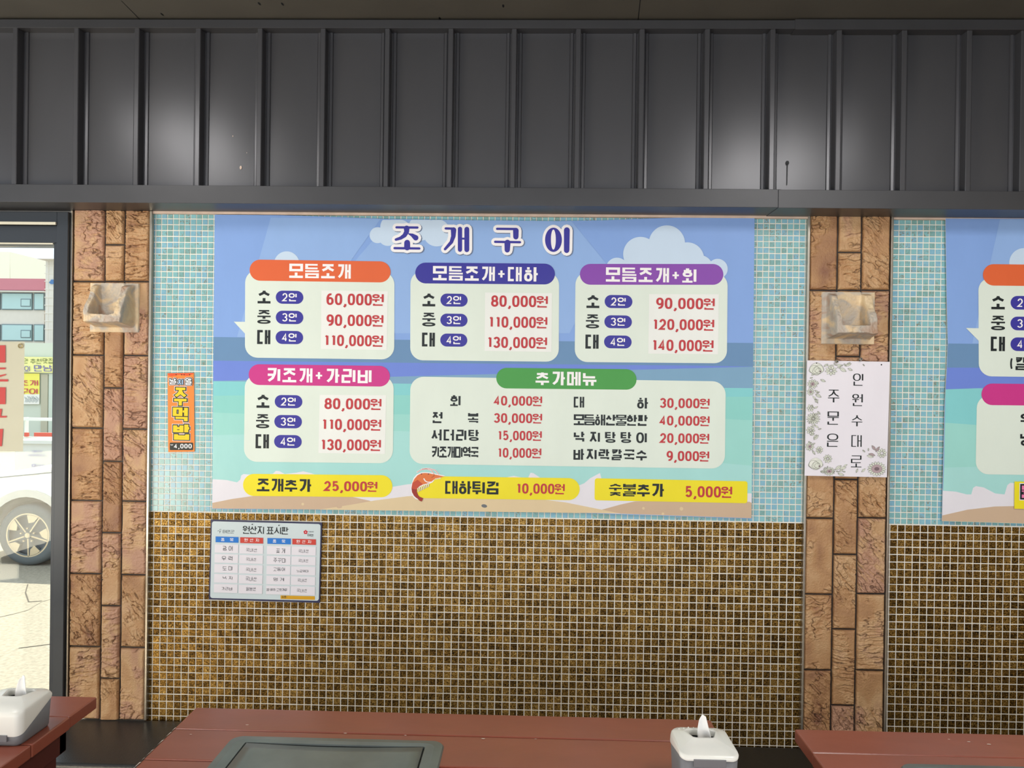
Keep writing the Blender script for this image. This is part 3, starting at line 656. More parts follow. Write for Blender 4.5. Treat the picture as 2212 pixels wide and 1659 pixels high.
o = panel(bnr, 'p', (886.5, 813.4, 1567.8, 1002, 10.5, 2), None, (1072, 794.4, 1375, 838.8, 3.2), I_grn, '추가메뉴', (1157, 1288.6, 802.3, 831.6), YB, radius=29)
p = Print(YB-STEP*2)
for t, x0, x1, y0, y1, g in (('회', 550, 658, 408, 521, .1), ('전', 358, 468, 586, 702, .1), ('복', 737, 845, 590, 705, .1), ('서더리탕', 350, 850, 768, 884, .2), ('키조개미역국', 350, 845, 948, 1064, .02)):
    p.text(t, x0, x1, y0, y1, I_blk, 'E', .2, .165, gap=g); p.make('dish_lettering', o); p = Print(YB-STEP*2)
for t, x0, x1, y0, y1, g in (('대', 95, 205, 327, 440, .1), ('하', 762, 878, 338, 451, .1), ('모듬해산물한판', 95, 873, 512, 626, .02), ('낙지탕탕이', 95, 865, 695, 808, .48), ('바지락칼국수', 92, 865, 877, 991, .18)):
    p.text(t, x0, x1, y0, y1, I_blk, 'F', .2, .165, gap=g, skew=.011); p.make('dish_lettering', o); p = Print(YB-STEP*2)
p = Print(YB-STEP*2)
for t, x0, x1, y0, y1 in (('40,000', 1010, 1518, 414, 521), ('30,000', 1010, 1518, 597, 704), ('15,000', 1045, 1515, 781, 887), ('10,000', 1045, 1510, 963, 1070)): won(p, t, x0, x1, y0, y1, 'E'); p.make('price_lettering', o); p = Print(YB-STEP*2)
for t, x0, x1, y0, y1 in (('30,000', 1003, 1527, 340, 449), ('40,000', 1000, 1527, 525, 634), ('20,000', 1003, 1523, 710, 819), ('9,000', 1073, 1523, 897, 1007)): won(p, t, x0, x1, y0, y1, 'F'); p.make('price_lettering', o); p = Print(YB-STEP*2)
for z, rr, r, t, tx, pr in (('D', (393, 1214, 1880, 1434, 15), 110, '조개추가', (530, 1070, 1262, 1388), ('25,000', 1198, 1728, 1286, 1391)),
                            ('E', (170, 1260, 1915, 1492, 24), 116, '대하튀김', (497, 1058, 1312, 1448), ('10,000', 1242, 1757, 1337, 1450)),
                            ('F', (317, 1186, 1927, 1418, 32), 26, '숯불추가', (467, 1045, 1238, 1374), ('5,000', 1270, 1765, 1268, 1390))):
    p = Print(YB-STEP); p.round(*rr[:4], r, I_yel, z, rr[4], 3); p.y = YB-STEP*2; p.text(t, *tx, I_blk, z, .2, .165, gap=.1); won(p, *pr, z); p.make('yellow_strip', bnr)
# printed prawn
p = Print(YB-STEP*2); z = 'E'; I_pr, I_pr2, I_pr3, I_ln = ink('e07b45'), ink('c4523c'), ink('9c3a34'), ink('5a3040')
body = [(487, 1266), (440, 1256), (380, 1243), (325, 1232), (285, 1228), (245, 1232), (205, 1252), (172, 1290), (150, 1335), (141, 1385), (146, 1430), (168, 1470), (196, 1495), (222, 1500), (232, 1485), (212, 1462), (198, 1425), (200, 1395), (225, 1368), (262, 1350), (310, 1338), (352, 1318), (385, 1292), (430, 1280)]
cxp, cyp = 270, 1340
p.poly([(cxp+(x-cxp)*1.0+(11 if x > 300 else -9 if x < 220 else 0), y+(10 if y > cyp+20 and x < 260 else -9 if y < 1300 else 9)) for x, y in body], I_wht, z)
for a in ([(200, 1220), (240, 1195), (300, 1186), (350, 1200), (382, 1245)], [(250, 1186), (320, 1180), (390, 1198), (430, 1245)]):
    p.y = YB-STEP*2; p.stroke(a, I_wht, z, 13); p.y = YB-STEP*2.6; p.stroke(a, I_pr2, z, 4)
p.y = YB-STEP*2.8; p.poly(body, I_pr, z)
p.y = YB-STEP*3.1; p.poly([(150, 1335), (205, 1300), (260, 1345), (225, 1368), (200, 1395), (170, 1400), (141, 1390)], I_pr2, z); p.poly([(141, 1390), (170, 1400), (199, 1398), (198, 1425), (212, 1462), (232, 1485), (222, 1500), (196, 1495), (168, 1470), (146, 1430)], I_pr3, z)
p.poly([(200, 1478), (236, 1482), (266, 1496), (258, 1510), (250, 1530), (228, 1522), (205, 1500)], I_pr3, z)
for k in range(7):
    x = 208+k*18; y = 1392-k*9; p.y = YB-STEP*3.2; p.stroke([(x, y), (x+6, y+22), (x+2, y+36)], I_wht, z, 9, 5); p.y = YB-STEP*3.6; p.stroke([(x+6, y), (x+12, y+22), (x+8, y+34)], I_ln, z, 3)
p.y = YB-STEP*3.4; p.disc(247, 1239, 6, 6, I_ln, z, 12); p.disc(320, 1239, 6, 6, I_ln, z, 12); p.stroke([(272, 1290), (285, 1312), (310, 1325), (345, 1322)], I_wht, z, 12, 6); p.stroke([(380, 1245), (378, 1262), (352, 1276)], I_ln, z, 3)
for k in range(5): p.stroke([(395+k*12, 1286-k*2), (398+k*12, 1296-k*2)], I_wht, z, 6)
p.make('prawn_picture', bnr)

# second banner, only its left end is in the picture
b2 = thing('menu_banner', 'seaside menu banner right of the second pillar, running out of the photo', 'banner', tuple(W(2250, 800, 0)), 'printed menu banners on the mosaic')
XX = lambda x, y: (2043+(x-464)*.40-((y-463)*.005), y+ (9 if y < 900 else 22 if y > 1000 else 9+13*(y-900)/100)*1.0 if y > 480 else 471+(x-464)*.004)
YB2 = -.0135
O2 = [(2042.5, 472), (2230, 472.5), (2508, 474), (2500, 1140), (2230, 1131), (2034.5, 1126), (2041, 870), (2045, 800), (2047.5, 741), (2045, 640)]
b = B(); f = [W(x, y, YB2+.0012) for x, y in O2]; bk = [v+Vector((0, .0016, 0)) for v in f]; b.poly(f[::-1], I_sky); b.poly(bk, I_wht)
for i in range(len(f)): b.poly([f[i], f[(i+1) % len(f)], bk[(i+1) % len(f)], bk[i]], I_wht)
sh2 = b.make('sheet', b2)
p = Print(YB2+.0006); p.poly([(2160, 474), (2300, 474), (2235, 742), (2100, 742)], I_ray)
for pts, mt in (([(2047.8, 742), (2504, 748), (2504, 796), (2046.4, 794)], I_b1), ([(2046.4, 794), (2504, 796), (2503, 815), (2300, 830), (2042.6, 841)], I_b2), ([(2042.6, 841), (2110, 839), (2504, 845), (2503, 875), (2110, 918), (2041, 913)], I_t1),
                ([(2041, 913), (2110, 918), (2503, 905), (2503, 1000), (2039, 1010)], I_t3), ([(2039, 1010), (2503, 1000), (2503, 1140), (2034.8, 1126)], I_t4),
                ([(2036.5, 1060), (2065, 1062), (2088, 1068), (2098, 1068), (2102, 1054), (2108, 1050), (2125, 1053), (2150, 1066), (2170, 1068), (2176, 1048), (2182, 1043), (2300, 1050), (2500, 1060), (2500, 1139.5), (2035, 1125.5)], I_foam),
                ([(2035.2, 1113.5), (2090, 1101), (2150, 1094), (2260, 1092), (2500, 1105), (2500, 1139.5), (2035, 1125.5)], I_sand)): p.poly(pts, mt); p.y -= .00004
p.y = YB2; p.disc(2212, 568, 32, 32, I_cloud, 'p', 40); p.make('seaside_print', sh2)
o = panel(b2, 'R', (1786, 690, 3250, 1610, 20, -4), [(1670, 1160), (1790, 1162), (1790, 1280)], (1829, 563, 3200, 763, 16), I_org, None, None, YB2,
      ((1908, 2034, 850, 985), (1906, 2036, 1045, 1180), (1903, 2035, 1240, 1375)), ((2087, 860, 2357, 987), (2086, 1053, 2356, 1181), (2086, 1247, 2356, 1374)), radius=120)
p = Print(YB2-STEP*2); p.text('(칼', 2078, 2235, 1432, 1552, I_blk, 'R', .2, .165, gap=.06); p.make('dish_lettering', o)
o = panel(b2, 'N', (1702, 430, 3100, 1138, 20, 12), None, (1743, 325, 3050, 518, 14), I_mag, None, None, YB2, radius=115)
p = Print(YB2-STEP*2); p.text('우', 2094, 2204, 594, 690, I_blk, 'N', .2, .165); p.text('냉', 2090, 2200, 768, 885, I_blk, 'N', .2, .165); p.make('dish_lettering', o)
st = thing('sticker', 'yellow square sticker with pink black-edged letter on the right-hand banner', 'sticker', tuple(W(2230, 1070, -.016)))
p = Print(-.0175); p.poly([(2039, 1203), (2560, 1214), (2556, 1462), (2037, 1447)], I_yel, 'N'); p.make('backing', st)
p = Print(-.0185)
for g, mt in ((44, I_wht), (30, I_blk), (0, ink('ee7fae'))):
    p.text('들', 2105, 2270, 1240, 1350, mt, 'N', .2, .16, grow=g, rnd=g > 0); p.y -= .0009; p.n = 0
p.make('lettering', st)

# vertical orange price sticker
o = thing('price_sticker', 'narrow orange upright price sticker on the blue mosaic beside the banner', 'sticker', tuple(W(391, 891, -.004)))
I_or = ink('ef8a3e')
p = Print(-.0042); p.poly([(240, 197), (668, 190), (682, 1476), (252, 1482)], I_or, 'S'); p.y = -.0048
p.poly([(245, 200), (660, 193), (650, 215), (560, 240), (430, 222), (300, 250), (255, 235)], ink('e25a33'), 'S')
for x in (380, 470, 510, 600): p.y = -.0051; p.poly([(x-12, 215), (x+12, 215), (x, 236)], I_blk, 'S')
p.make('backing', o)
I_dk, I_ly, I_lb = ink('2f3230'), ink('f2cf25'), ink('a9cdf0')
p = Print(-.005)
for g, mt, d in ((46, I_wht, 0), (32, I_dk, .0009), (5, I_ly, .0018)):
    p.y = -.005-d; p.n = 0
    for t, x0, x1, y0, y1 in (('주', 350, 555, 432, 720), ('먹', 330, 570, 757, 990), ('밥', 335, 595, 1030, 1278)): p.text(t, x0, x1, y0, y1, mt, 'S', .235, .125, grow=g, skew=.02, rnd=g > 10)
p.make('lettering', o)
p = Print(-.0052)
for g, mt, d in ((34, I_wht, 0), (23, I_dk, .0009), (3, I_wht, .0018)):
    p.y = -.0072-d; p.n = 0
    for t, x0, x1, y0, y1 in (('날', 275, 378, 285, 378), ('치', 400, 490, 298, 384), ('알', 530, 628, 280, 388)): p.text(t, x0, x1, y0, y1, I_lb if (g == 3 and t == '치') else mt, 'S', .15, .10, grow=g, skew=0, rnd=g > 10)
p.make('lettering', o)
p = Print(-.005); p.round(277, 1328, 656, 1450, 14, I_dk, 'S'); p.y = -.0056; p.text('4,000', 345, 635, 1348, 1422, I_wht, 'S', .2, .17, skew=0); p.text('W', 290, 330, 1352, 1380, I_wht, 'S', .14, .14, skew=0); p.stroke([(288, 1364), (332, 1364)], I_wht, 'S', 4); p.make('price_plate', o)

# country-of-origin board
SO = .0235
o = thing('origin_board', 'navy-edged origin notice board with handwritten cards on the gold mosaic', 'notice board', tuple(W(573, 1212, -.006)))
b = B(); c4 = [(190, 172), (2000, 219), (1966, 1525), (158, 1470)]
f = [W(430+x/7.541, 1100+y/7.541, -.008) for x, y in c4]; bk = [v+Vector((0, .0055, 0)) for v in f]; MN = mat('navy_board_edge', '23274f', .4)
b.poly(f[::-1], MN)
for i in range(4): b.poly([f[i], f[(i+1) % 4], bk[(i+1) % 4], bk[i]], MN)
b.make('backing', o)
p = Print(-.0086, SO); p.round(210, 196, 1980, 1446, 40, ink('cfdbdd'), 'O', 46, 30); p.make('face', o)
p = Print(-.0092, SO); p.text('원산지', 714, 1058, 272, 398, I_blk, 'O', .135, .105, gap=.05, skew=.03); p.text('표시판', 1100, 1455, 287, 406, I_blk, 'O', .135, .105, gap=.05, skew=.02)
I_gry = ink('5d6668'); p.text('태안군', 386, 570, 338, 388, I_gry, 'O', .1, .1, gap=.1); p.text('상호:', 1345, 1435, 1410, 1446, I_blk, 'O', .13, .12)
I_rd = ink('c92f3c')
p.text('태안', 1770, 1866, 400, 438, I_blk, 'O', .12, .12, skew=.1); p.text('으뜸해안', 1784, 1868, 356, 376, I_gry, 'O', .1, .1)
p.make('lettering', o)
p = Print(-.0092, SO)
for k in range(5):
    a = k*1.2566-1.57; p.disc(1735+20*math.cos(a), 374+20*math.sin(a), 15, 15, I_rd, 'O', 14)
p.disc(1735, 374, 18, 18, I_rd, 'O'); p.y = -.0096; p.disc(1735, 374, 8, 8, I_wht, 'O'); p.make('flower_emblem', o)
p = Print(-.0092, SO)
for a in ([(335, 385), (340, 360), (320, 352)], [(340, 362), (356, 352)], [(305, 355), (318, 348)], [(335, 330), (340, 338)], [(352, 325), (358, 332)]): p.stroke(a, I_gry, 'O', 8, 5)
p.make('leaf_emblem', o)
p = Print(-.0092, SO); p.round(1328, 1404, 1886, 1462, 4, ink('d9a32a'), 'O', 14); p.make('name_strip', o)
I_hb, I_hr = ink('2f7bd0'), ink('cf4a3f')
for x0, y0, x1, y1, mt, t in ((264, 438, 648, 542, I_hb, '품목'), (664, 450, 1050, 556, I_hr, '원산지'), (1108, 463, 1500, 568, I_hb, '품목'), (1513, 475, 1910, 578, I_hr, '원산지')):
    p = Print(-.0092, SO); p.round(x0, y0, x1, y1, 8, ink('b9c3cc'), 'O', 10); p.y = -.0095; p.round(x0+6, y0+6, x1-6, y1-6, 6, mt, 'O', 10); p.y = -.0099
    if t == '품목': p.text('품', x0+96, x0+148, y0+30, y0+80, I_wht, 'O', .15, .11); p.text('목', x0+242, x0+294, y0+34, y0+84, I_wht, 'O', .15, .11)
    else: p.text(t, x0+74, x0+312, y0+26, y0+76, I_wht, 'O', .15, .11, gap=.65)
    p.make('column_heading', o)
HAND = [['광어', '우럭', '도미', '낙지', '가리비'], ['국내산', '국내산', '국내산', '국내산', '일본산'], ['꽃게', '주꾸미', '고등어', '멍게', '쌀·배추·고춧가루'], ['국내산', '국내산', '노르웨이', '국내산', '국내산']]
HX = [[(385, 545), (370, 540), (385, 540), (385, 540), (370, 540)], [(765, 945), (765, 935), (765, 935), (760, 940), (765, 925)], [(1260, 1400), (1212, 1412), (1212, 1395), (1215, 1385), (1100, 1432)], [(1620, 1785), (1618, 1780), (1592, 1780), (1605, 1757), (1592, 1757)]]
HY = [[(598, 672), (765, 835), (930, 995), (1092, 1142), (1268, 1316)], [(636, 690), (790, 840), (955, 1010), (1100, 1165), (1270, 1325)], [(638, 712), (795, 865), (950, 1005), (1118, 1168), (1285, 1330)], [(652, 706), (812, 862), (985, 1025), (1130, 1182), (1298, 1350)]]
cxs = ((257, 640, 568), (661, 1044, 582), (1106, 1494, 596), (1509, 1903, 606))
M_card, M_pen = mat('white_card', 'e7e2e8', .5), ink('3a3c40')
for c in range(4):
    x0, x1, yt = cxs[c]
    for r in range(5):
        sx = -3.5*r; y0 = yt+r*162.5; y1 = y0+138; q = [(x0+sx, y0), (x1+sx, y0+10), (x1+sx-3, y1+10), (x0+sx-3, y1)]
        b = B(); f = [W(430+x/7.541, 1100+y/7.541, -.0105) for x, y in q]; k = [v+Vector((0, .0018, 0)) for v in f]; b.poly(f[::-1], M_card)
        for i in range(4): b.poly([f[i], f[(i+1) % 4], k[(i+1) % 4], k[i]], M_card)
        cd_ = b.make('card', o); p = Print(-.0109, SO); n = len(HAND[c][r])
        p.text(HAND[c][r], HX[c][r][0], HX[c][r][1], HY[c][r][0], HY[c][r][1], M_pen, 'O', .1, .09, gap=.55 if n == 2 else .28 if n < 5 else .06, jit=.045); p.make('handwriting', cd_)
for x, y in ((866, 247), (1300, 262)):
    b = B(); b.cyl(W(430+x/7.541, 1100+y/7.541, -.0105), (0, 1, 0), .0016, .004, M_grilld, 10); b.make('screw', o)

# flowered notice on the right pillar
o = thing('notice_sheet', 'white laminated notice with flower borders and upright writing on the stone pillar', 'notice', tuple(W(1830, 905, -.04)))
YN = -.034
b = B(); c4 = [(180, 118), (922, 131), (896, 1166), (158, 1151)]; f = [W(1700+x/4.148, 750+y/4.148, YN) for x, y in c4]; bk = [v+Vector((0, .002, 0)) for v in f]; I_np = ink('eae6ee', .22)
b.poly(f[::-1], I_np); b.poly(bk, I_np)
for i in range(4): b.poly([f[i], f[(i+1) % 4], bk[(i+1) % 4], bk[i]], I_np)
b.make('sheet', o)
p = Print(YN-.0006, .012)
for t, x0, x1, y0, y1 in (('인', 592, 684, 236, 344), ('원', 586, 680, 420, 526), ('수', 580, 676, 606, 708), ('대', 578, 670, 788, 892), ('로', 574, 668, 970, 1076), ('주', 368, 470, 380, 494), ('문', 364, 465, 576, 694), ('은', 360, 460, 774, 892)):
    p.text(t, x0, x1, y0, y1, I_blk, 'N', .135, .062); p.make('lettering', o); p = Print(YN-.0006, .012)
I_fl, I_fl2, I_fd, I_fg = ink('8b8d82'), ink('b7a0a6'), ink('7d6a70'), ink('dfe2d6')
p = Print(YN-.0006)
def flower(x, y, r, n, inner, a0=0, squash=1.0, core=None):
    for k in range(n):
        a = a0+2*math.pi*k/n; pt = []
        for i in range(9):
            t = i/8; rr = inner*r+(r-inner*r)*math.sin(math.pi*t/2 if t < 1 else 1.57); wdt = .9*math.pi/n*math.sin(math.pi*(.12+.88*t)) if t < 1 else 0
            pt.append((t, wdt))
        up = [(x+(inner+(1-inner)*t)*r*math.cos(a+w), y+squash*(inner+(1-inner)*t)*r*math.sin(a+w)) for t, w in pt]; dn = [(x+(inner+(1-inner)*t)*r*math.cos(a-w), y+squash*(inner+(1-inner)*t)*r*math.sin(a-w)) for t, w in pt]
        p.y = YN-.0006; p.poly(up+dn[::-1], I_fg, 'N'); p.y = YN-.001; p.stroke(up, I_fl, 'N', 2.6); p.stroke(dn, I_fl, 'N', 2.6)
    if core: p.y = YN-.0013; p.disc(x, y, inner*r*1.15, inner*r*squash*1.15, core, 'N', 20); p.y = YN-.0016; p.disc(x, y, inner*r*.55, inner*r*squash*.5, I_fd, 'N', 14)
def leaf(x, y, L, a, mt=None):
    c, s = math.cos(a), math.sin(a); q = lambda u, v: (x+u*c-v*s, y+u*s+v*c)
    o_ = [q(L*t, L*.2*math.sin(math.pi*t)) for t in [i/8 for i in range(9)]]; o2 = [q(L*t, -L*.2*math.sin(math.pi*t)) for t in [i/8 for i in range(9)]]
    p.y = YN-.0006; p.poly(o_+o2[::-1], mt or I_fg, 'N'); p.y = YN-.001; p.stroke(o_, I_fl, 'N', 2.4); p.stroke(o2, I_fl, 'N', 2.4); p.stroke([q(0, 0), q(L, 0)], I_fl, 'N', 2)
for x, y, r in ((265, 195, 62), (258, 1045, 60)):      # peonies
    for k, (dx, dy, s) in enumerate(((0, 0, 1), (-.35, .1, .72), (.35, .05, .7), (.05, .25, .62), (.25, .3, .42))):
        cx_, cy_ = x+dx*r, y+dy*r; pts = [(cx_+r*s*(1+.06*math.sin(5*t))*math.cos(t), cy_+r*s*.85*(1+.06*math.cos(4*t))*math.sin(t)) for t in [i*.2856 for i in range(22)]]
        p.y = YN-.0005-.00008*k; p.poly(pts, I_fg if k else ink('e7e8e0'), 'N'); p.y -= .0004; p.stroke(pts, I_fl, 'N', 2.6, closed=True)
    p.y = YN-.0016; p.disc(x+r*.55, y+r*.35, 9, 7, I_fd, 'N', 12)
flower(395, 210, 55, 9, .2, .2, .8); flower(230, 330, 48, 11, .32, 0, .9, I_fl2); flower(236, 640, 62, 15, .16, .1, .9); flower(212, 545, 34, 6, .2); flower(212, 400, 34, 8, .25, .3, 1, I_fl2)
flower(205, 890, 40, 9, .3, .2, 1, I_fl2); flower(365, 1000, 40, 9, .2); flower(380, 1112, 52, 13, .36, 0, .75, I_fl2); flower(290, 920, 34, 8, .2, .4); flower(212, 745, 40, 8, .2, .1); flower(805, 1090, 84, 17, .5, .1, .78, I_fl2); flower(850, 950, 44, 9, .25, .5)
for x, y, L, a in ((440, 160, 60, .1), (470, 185, 70, .5), (520, 165, 60, -.3), (545, 190, 46, .4), (300, 290, 50, .4), (255, 420, 60, .5), (250, 460, 50, 1.0), (240, 830, 60, -.8), (250, 700, 40, .6), (430, 1100, 70, -.6), (470, 1090, 62, -.2), (455, 1130, 60, .3), (505, 1070, 40, -.5), (300, 1110, 60, .2),
                   (702, 1088, 46, 2.4), (620, 1125, 40, -1.2), (775, 985, 60, -2.9), (700, 940, 30, -2.4), (730, 930, 26, -1.6), (680, 150, 24, .9)): leaf(x, y, L, a)
rl = random.Random(4)
for k in range(26):
    y_ = 250+k*27; x_ = 196-(y_-250)*.014+rl.uniform(0, 60)*(1 if k % 3 else 1.5); leaf(x_, y_, rl.uniform(26, 46), rl.uniform(-1.1, 1.1))
for k in range(8): leaf(330+k*30, 150+rl.uniform(-8, 34), rl.uniform(24, 44), rl.uniform(-.6, 1.2)); leaf(300+k*28, 1120-rl.uniform(-10, 30), rl.uniform(24, 40), rl.uniform(-1.2, .3))
for x, y, L, a in ((760, 880, 58, .9), (830, 890, 60, 2.2), (790, 970, 62, -2.9)): leaf(x, y, L, a, I_fl2)
p.make('flower_border', o)
for i, (x, y) in enumerate(((375, 1565), (627, 1540))):
    c = W(1730+x/4.881, 460+y/4.881, -.038); b = B(); b.cyl(c+Vector((0, .012, 0)), (0, 1, 0), .0018, .036, M_steel, 10); b.cyl(c+Vector((0, -.006, 0)), (0, -1, 0), .0062, .005, M_steel, 20, .0035); b.cyl(c+Vector((0, -.0088, 0)), (0, -1, 0), .0022, .001, M_grilld, 10)
    tag(b.make('screw', None), ('round-headed screw at the top edge of the flowered notice', 'round-headed screw in the stone joint just above the flowered notice')[i], 'screw', 'screws by the notice')
for x, y in ((265, 142), (846, 157)): b = B(); b.cyl(W(1700+x/4.148, 750+y/4.148, YN-.0004), (0, 1, 0), .0022, .0012, M_grilld, 12); b.make('eyelet', o)

# ------------------------------------------------------------------ tables, benches, napkin boxes
def table(x0, x1, yb, yf, label, gx=None, gy=None, z=.73, chips=(), edge=True):
    t = thing('grill_table', label, 'table', ((x0+x1)/2, (yb+yf)/2, 0), 'red-brown plank grill tables')
    b = B(); ys = [yb, yb-.119]
    while ys[-1]-.143 > yf+.05: ys.append(ys[-1]-.143)
    ys.append(yf)
    for a, c in zip(ys[:-1], ys[1:]): b.box(x0+random.uniform(-.002, .002), x1+random.uniform(-.002, .002), c+.0012, a-.0012, z-.03, z+random.uniform(-.0006, .0006), M_red, .0045)
    b.box(x0+.01, x1-.01, yf+.01, yb-.01, z-.028, z-.004, M_redd); b.make('tabletop', t)
    for i, (px, py) in enumerate(((x0+.10, yb-.10), (x1-.10, yb-.10), (x0+.10, yf+.10), (x1-.10, yf+.10))):
        b = B(); b.box(px-.035, px+.035, py-.035, py+.035, 0, z-.11, M_wood, .004); b.make('leg', t)
    b = B(); b.box(x0+.05, x1-.05, yb-.08, yb-.05, z-.115, z-.03, M_wood, .003); b.box(x0+.05, x1-.05, yf+.05, yf+.08, z-.115, z-.03, M_wood, .003)
    b.box(x0+.05, x0+.08, yf+.05, yb-.05, z-.115, z-.03, M_wood, .003); b.box(x1-.08, x1-.05, yf+.05, yb-.05, z-.115, z-.03, M_wood, .003); b.make('apron', t)
    if gx:
        (a0, a1), (c0, c1) = gx, gy
        def rr(x0, x1, y0, y1, r): return [q for cx, cy, a in ((x1-r, y1-r, 0), (x0+r, y1-r, 90), (x0+r, y0+r, 180), (x1-r, y0+r, 270)) for q in arc(cx, cy, r, r, a, a+90, 6)]
        b = B(); L = [(rr(a0, a1, c0, c1, .028), z+.0005), (rr(a0+.003, a1-.003, c0+.003, c1-.003, .026), z+.004), (rr(a0+.02, a1-.02, c0+.02, c1-.02, .02), z+.006), (rr(a0+.041, a1-.041, c0+.034, c1-.034, .004), z+.005), (rr(a0+.0415, a1-.0415, c0+.0345, c1-.0345, .004), z-.003)]
        vs = [(x, y, zz) for l, zz in L for x, y in l]; n = len(L[0][0]); fs = [(k*n+i, k*n+(i+1) % n, (k+1)*n+(i+1) % n, (k+1)*n+i) for k in range(4) for i in range(n)]
        b.raw(vs, fs, M_grill); b.make('grill_frame', t)
        b = B(); b.poly([(x, y, z+.001) for x, y in rr(a0+.03, a1-.03, c0+.03, c1-.03, .004)], M_grilld); b.make('gap', t)
        vs = []; n = 17
        for j in range(n):
            for i in range(n):
                u, v = i/(n-1), j/(n-1); sag = .006*math.sin(math.pi*u)*(v**6)
                vs.append((a0+.045+(a1-a0-.09)*u, c0+.038+(c1-c0-.076)*v-sag*.6, z+.0055-sag*.5))
        o = mesh('grill_lid', vs, [(j*n+i, j*n+i+1, (j+1)*n+i+1, (j+1)*n+i) for j in range(n-1) for i in range(n-1)], M_grill, None, t, True)
        sm = o.modifiers.new('thick', 'SOLIDIFY'); sm.thickness = .003; sm.offset = -1
    if chips:
        b = B(); r = random.Random(5)
        for side, s in ((('l', x0), ) if edge else ()):
            y = yb-.11
            while y > yf+.05:
                L = r.uniform(.004, .02); w = r.uniform(.001, .0042)
                b.poly([(s-.002, y, z-.002), (s+w, y-L*.2, z+.0009), (s+w*.6, y-L, z+.0009), (s-.002, y-L*1.1, z-.002)], M_chip); y -= L*r.uniform(1, 1.7)
        for (cx_, cy_, rr_) in chips: b.poly([(cx_+rr_*math.cos(k)*(1+.4*math.sin(3*k)), cy_+rr_*.5*math.sin(k), z+.0011) for k in range(6)], M_chip)
        b.make('speck', t)
    return t
TL = table(-2.37, -1.097, -.665, -1.47, 'red-brown plank table by the window with a backlit napkin box on it', (-2.02, -1.53), (-1.34, -.90))
TC = table(-.822, .447, -.714, -1.52, 'red-brown plank table under the banner, its steel grill lid closed', (-.670, -.185), (-1.34, -.865), chips=((-.66, -.805, .004), (-.42, -.835, .004), (-.1, -.845, .005), (-.28, -.838, .003), (-.77, -.86, .003), (.02, -.84, .003)))
TR = table(.636, 1.91, -.752, -1.56, 'red-brown plank table in front of the stone pillar with the notice', (.80, 1.29), (-1.38, -.915), chips=((1.02, -.80, .004), (.98, -.79, .003), (1.06, -.81, .005)), edge=False)
def bench(x0, x1, z, mt, label):
    t = thing('wall_bench', label, 'bench', ((x0+x1)/2, -.17, 0), 'black benches along the tiled wall')
    b = B(); b.box(x0, x1, -.315, -.004, z-.075, z, mt, .012); b.make('seat', t, True)
    b = B(); b.box(x0+.01, x1-.01, -.295, -.045, 0, z-.074, M_grilld, .003); b.make('base', t)
bench(-1.53, -.13, .375, M_leather, 'black leather bench at the foot of the pillar beside the window')
bench(-.12, 2.45, .336, mat('matte_black_seat', '25221d', .55, 0, .2, 200, .05), 'dull black bench along the mosaic wall behind the napkin box')

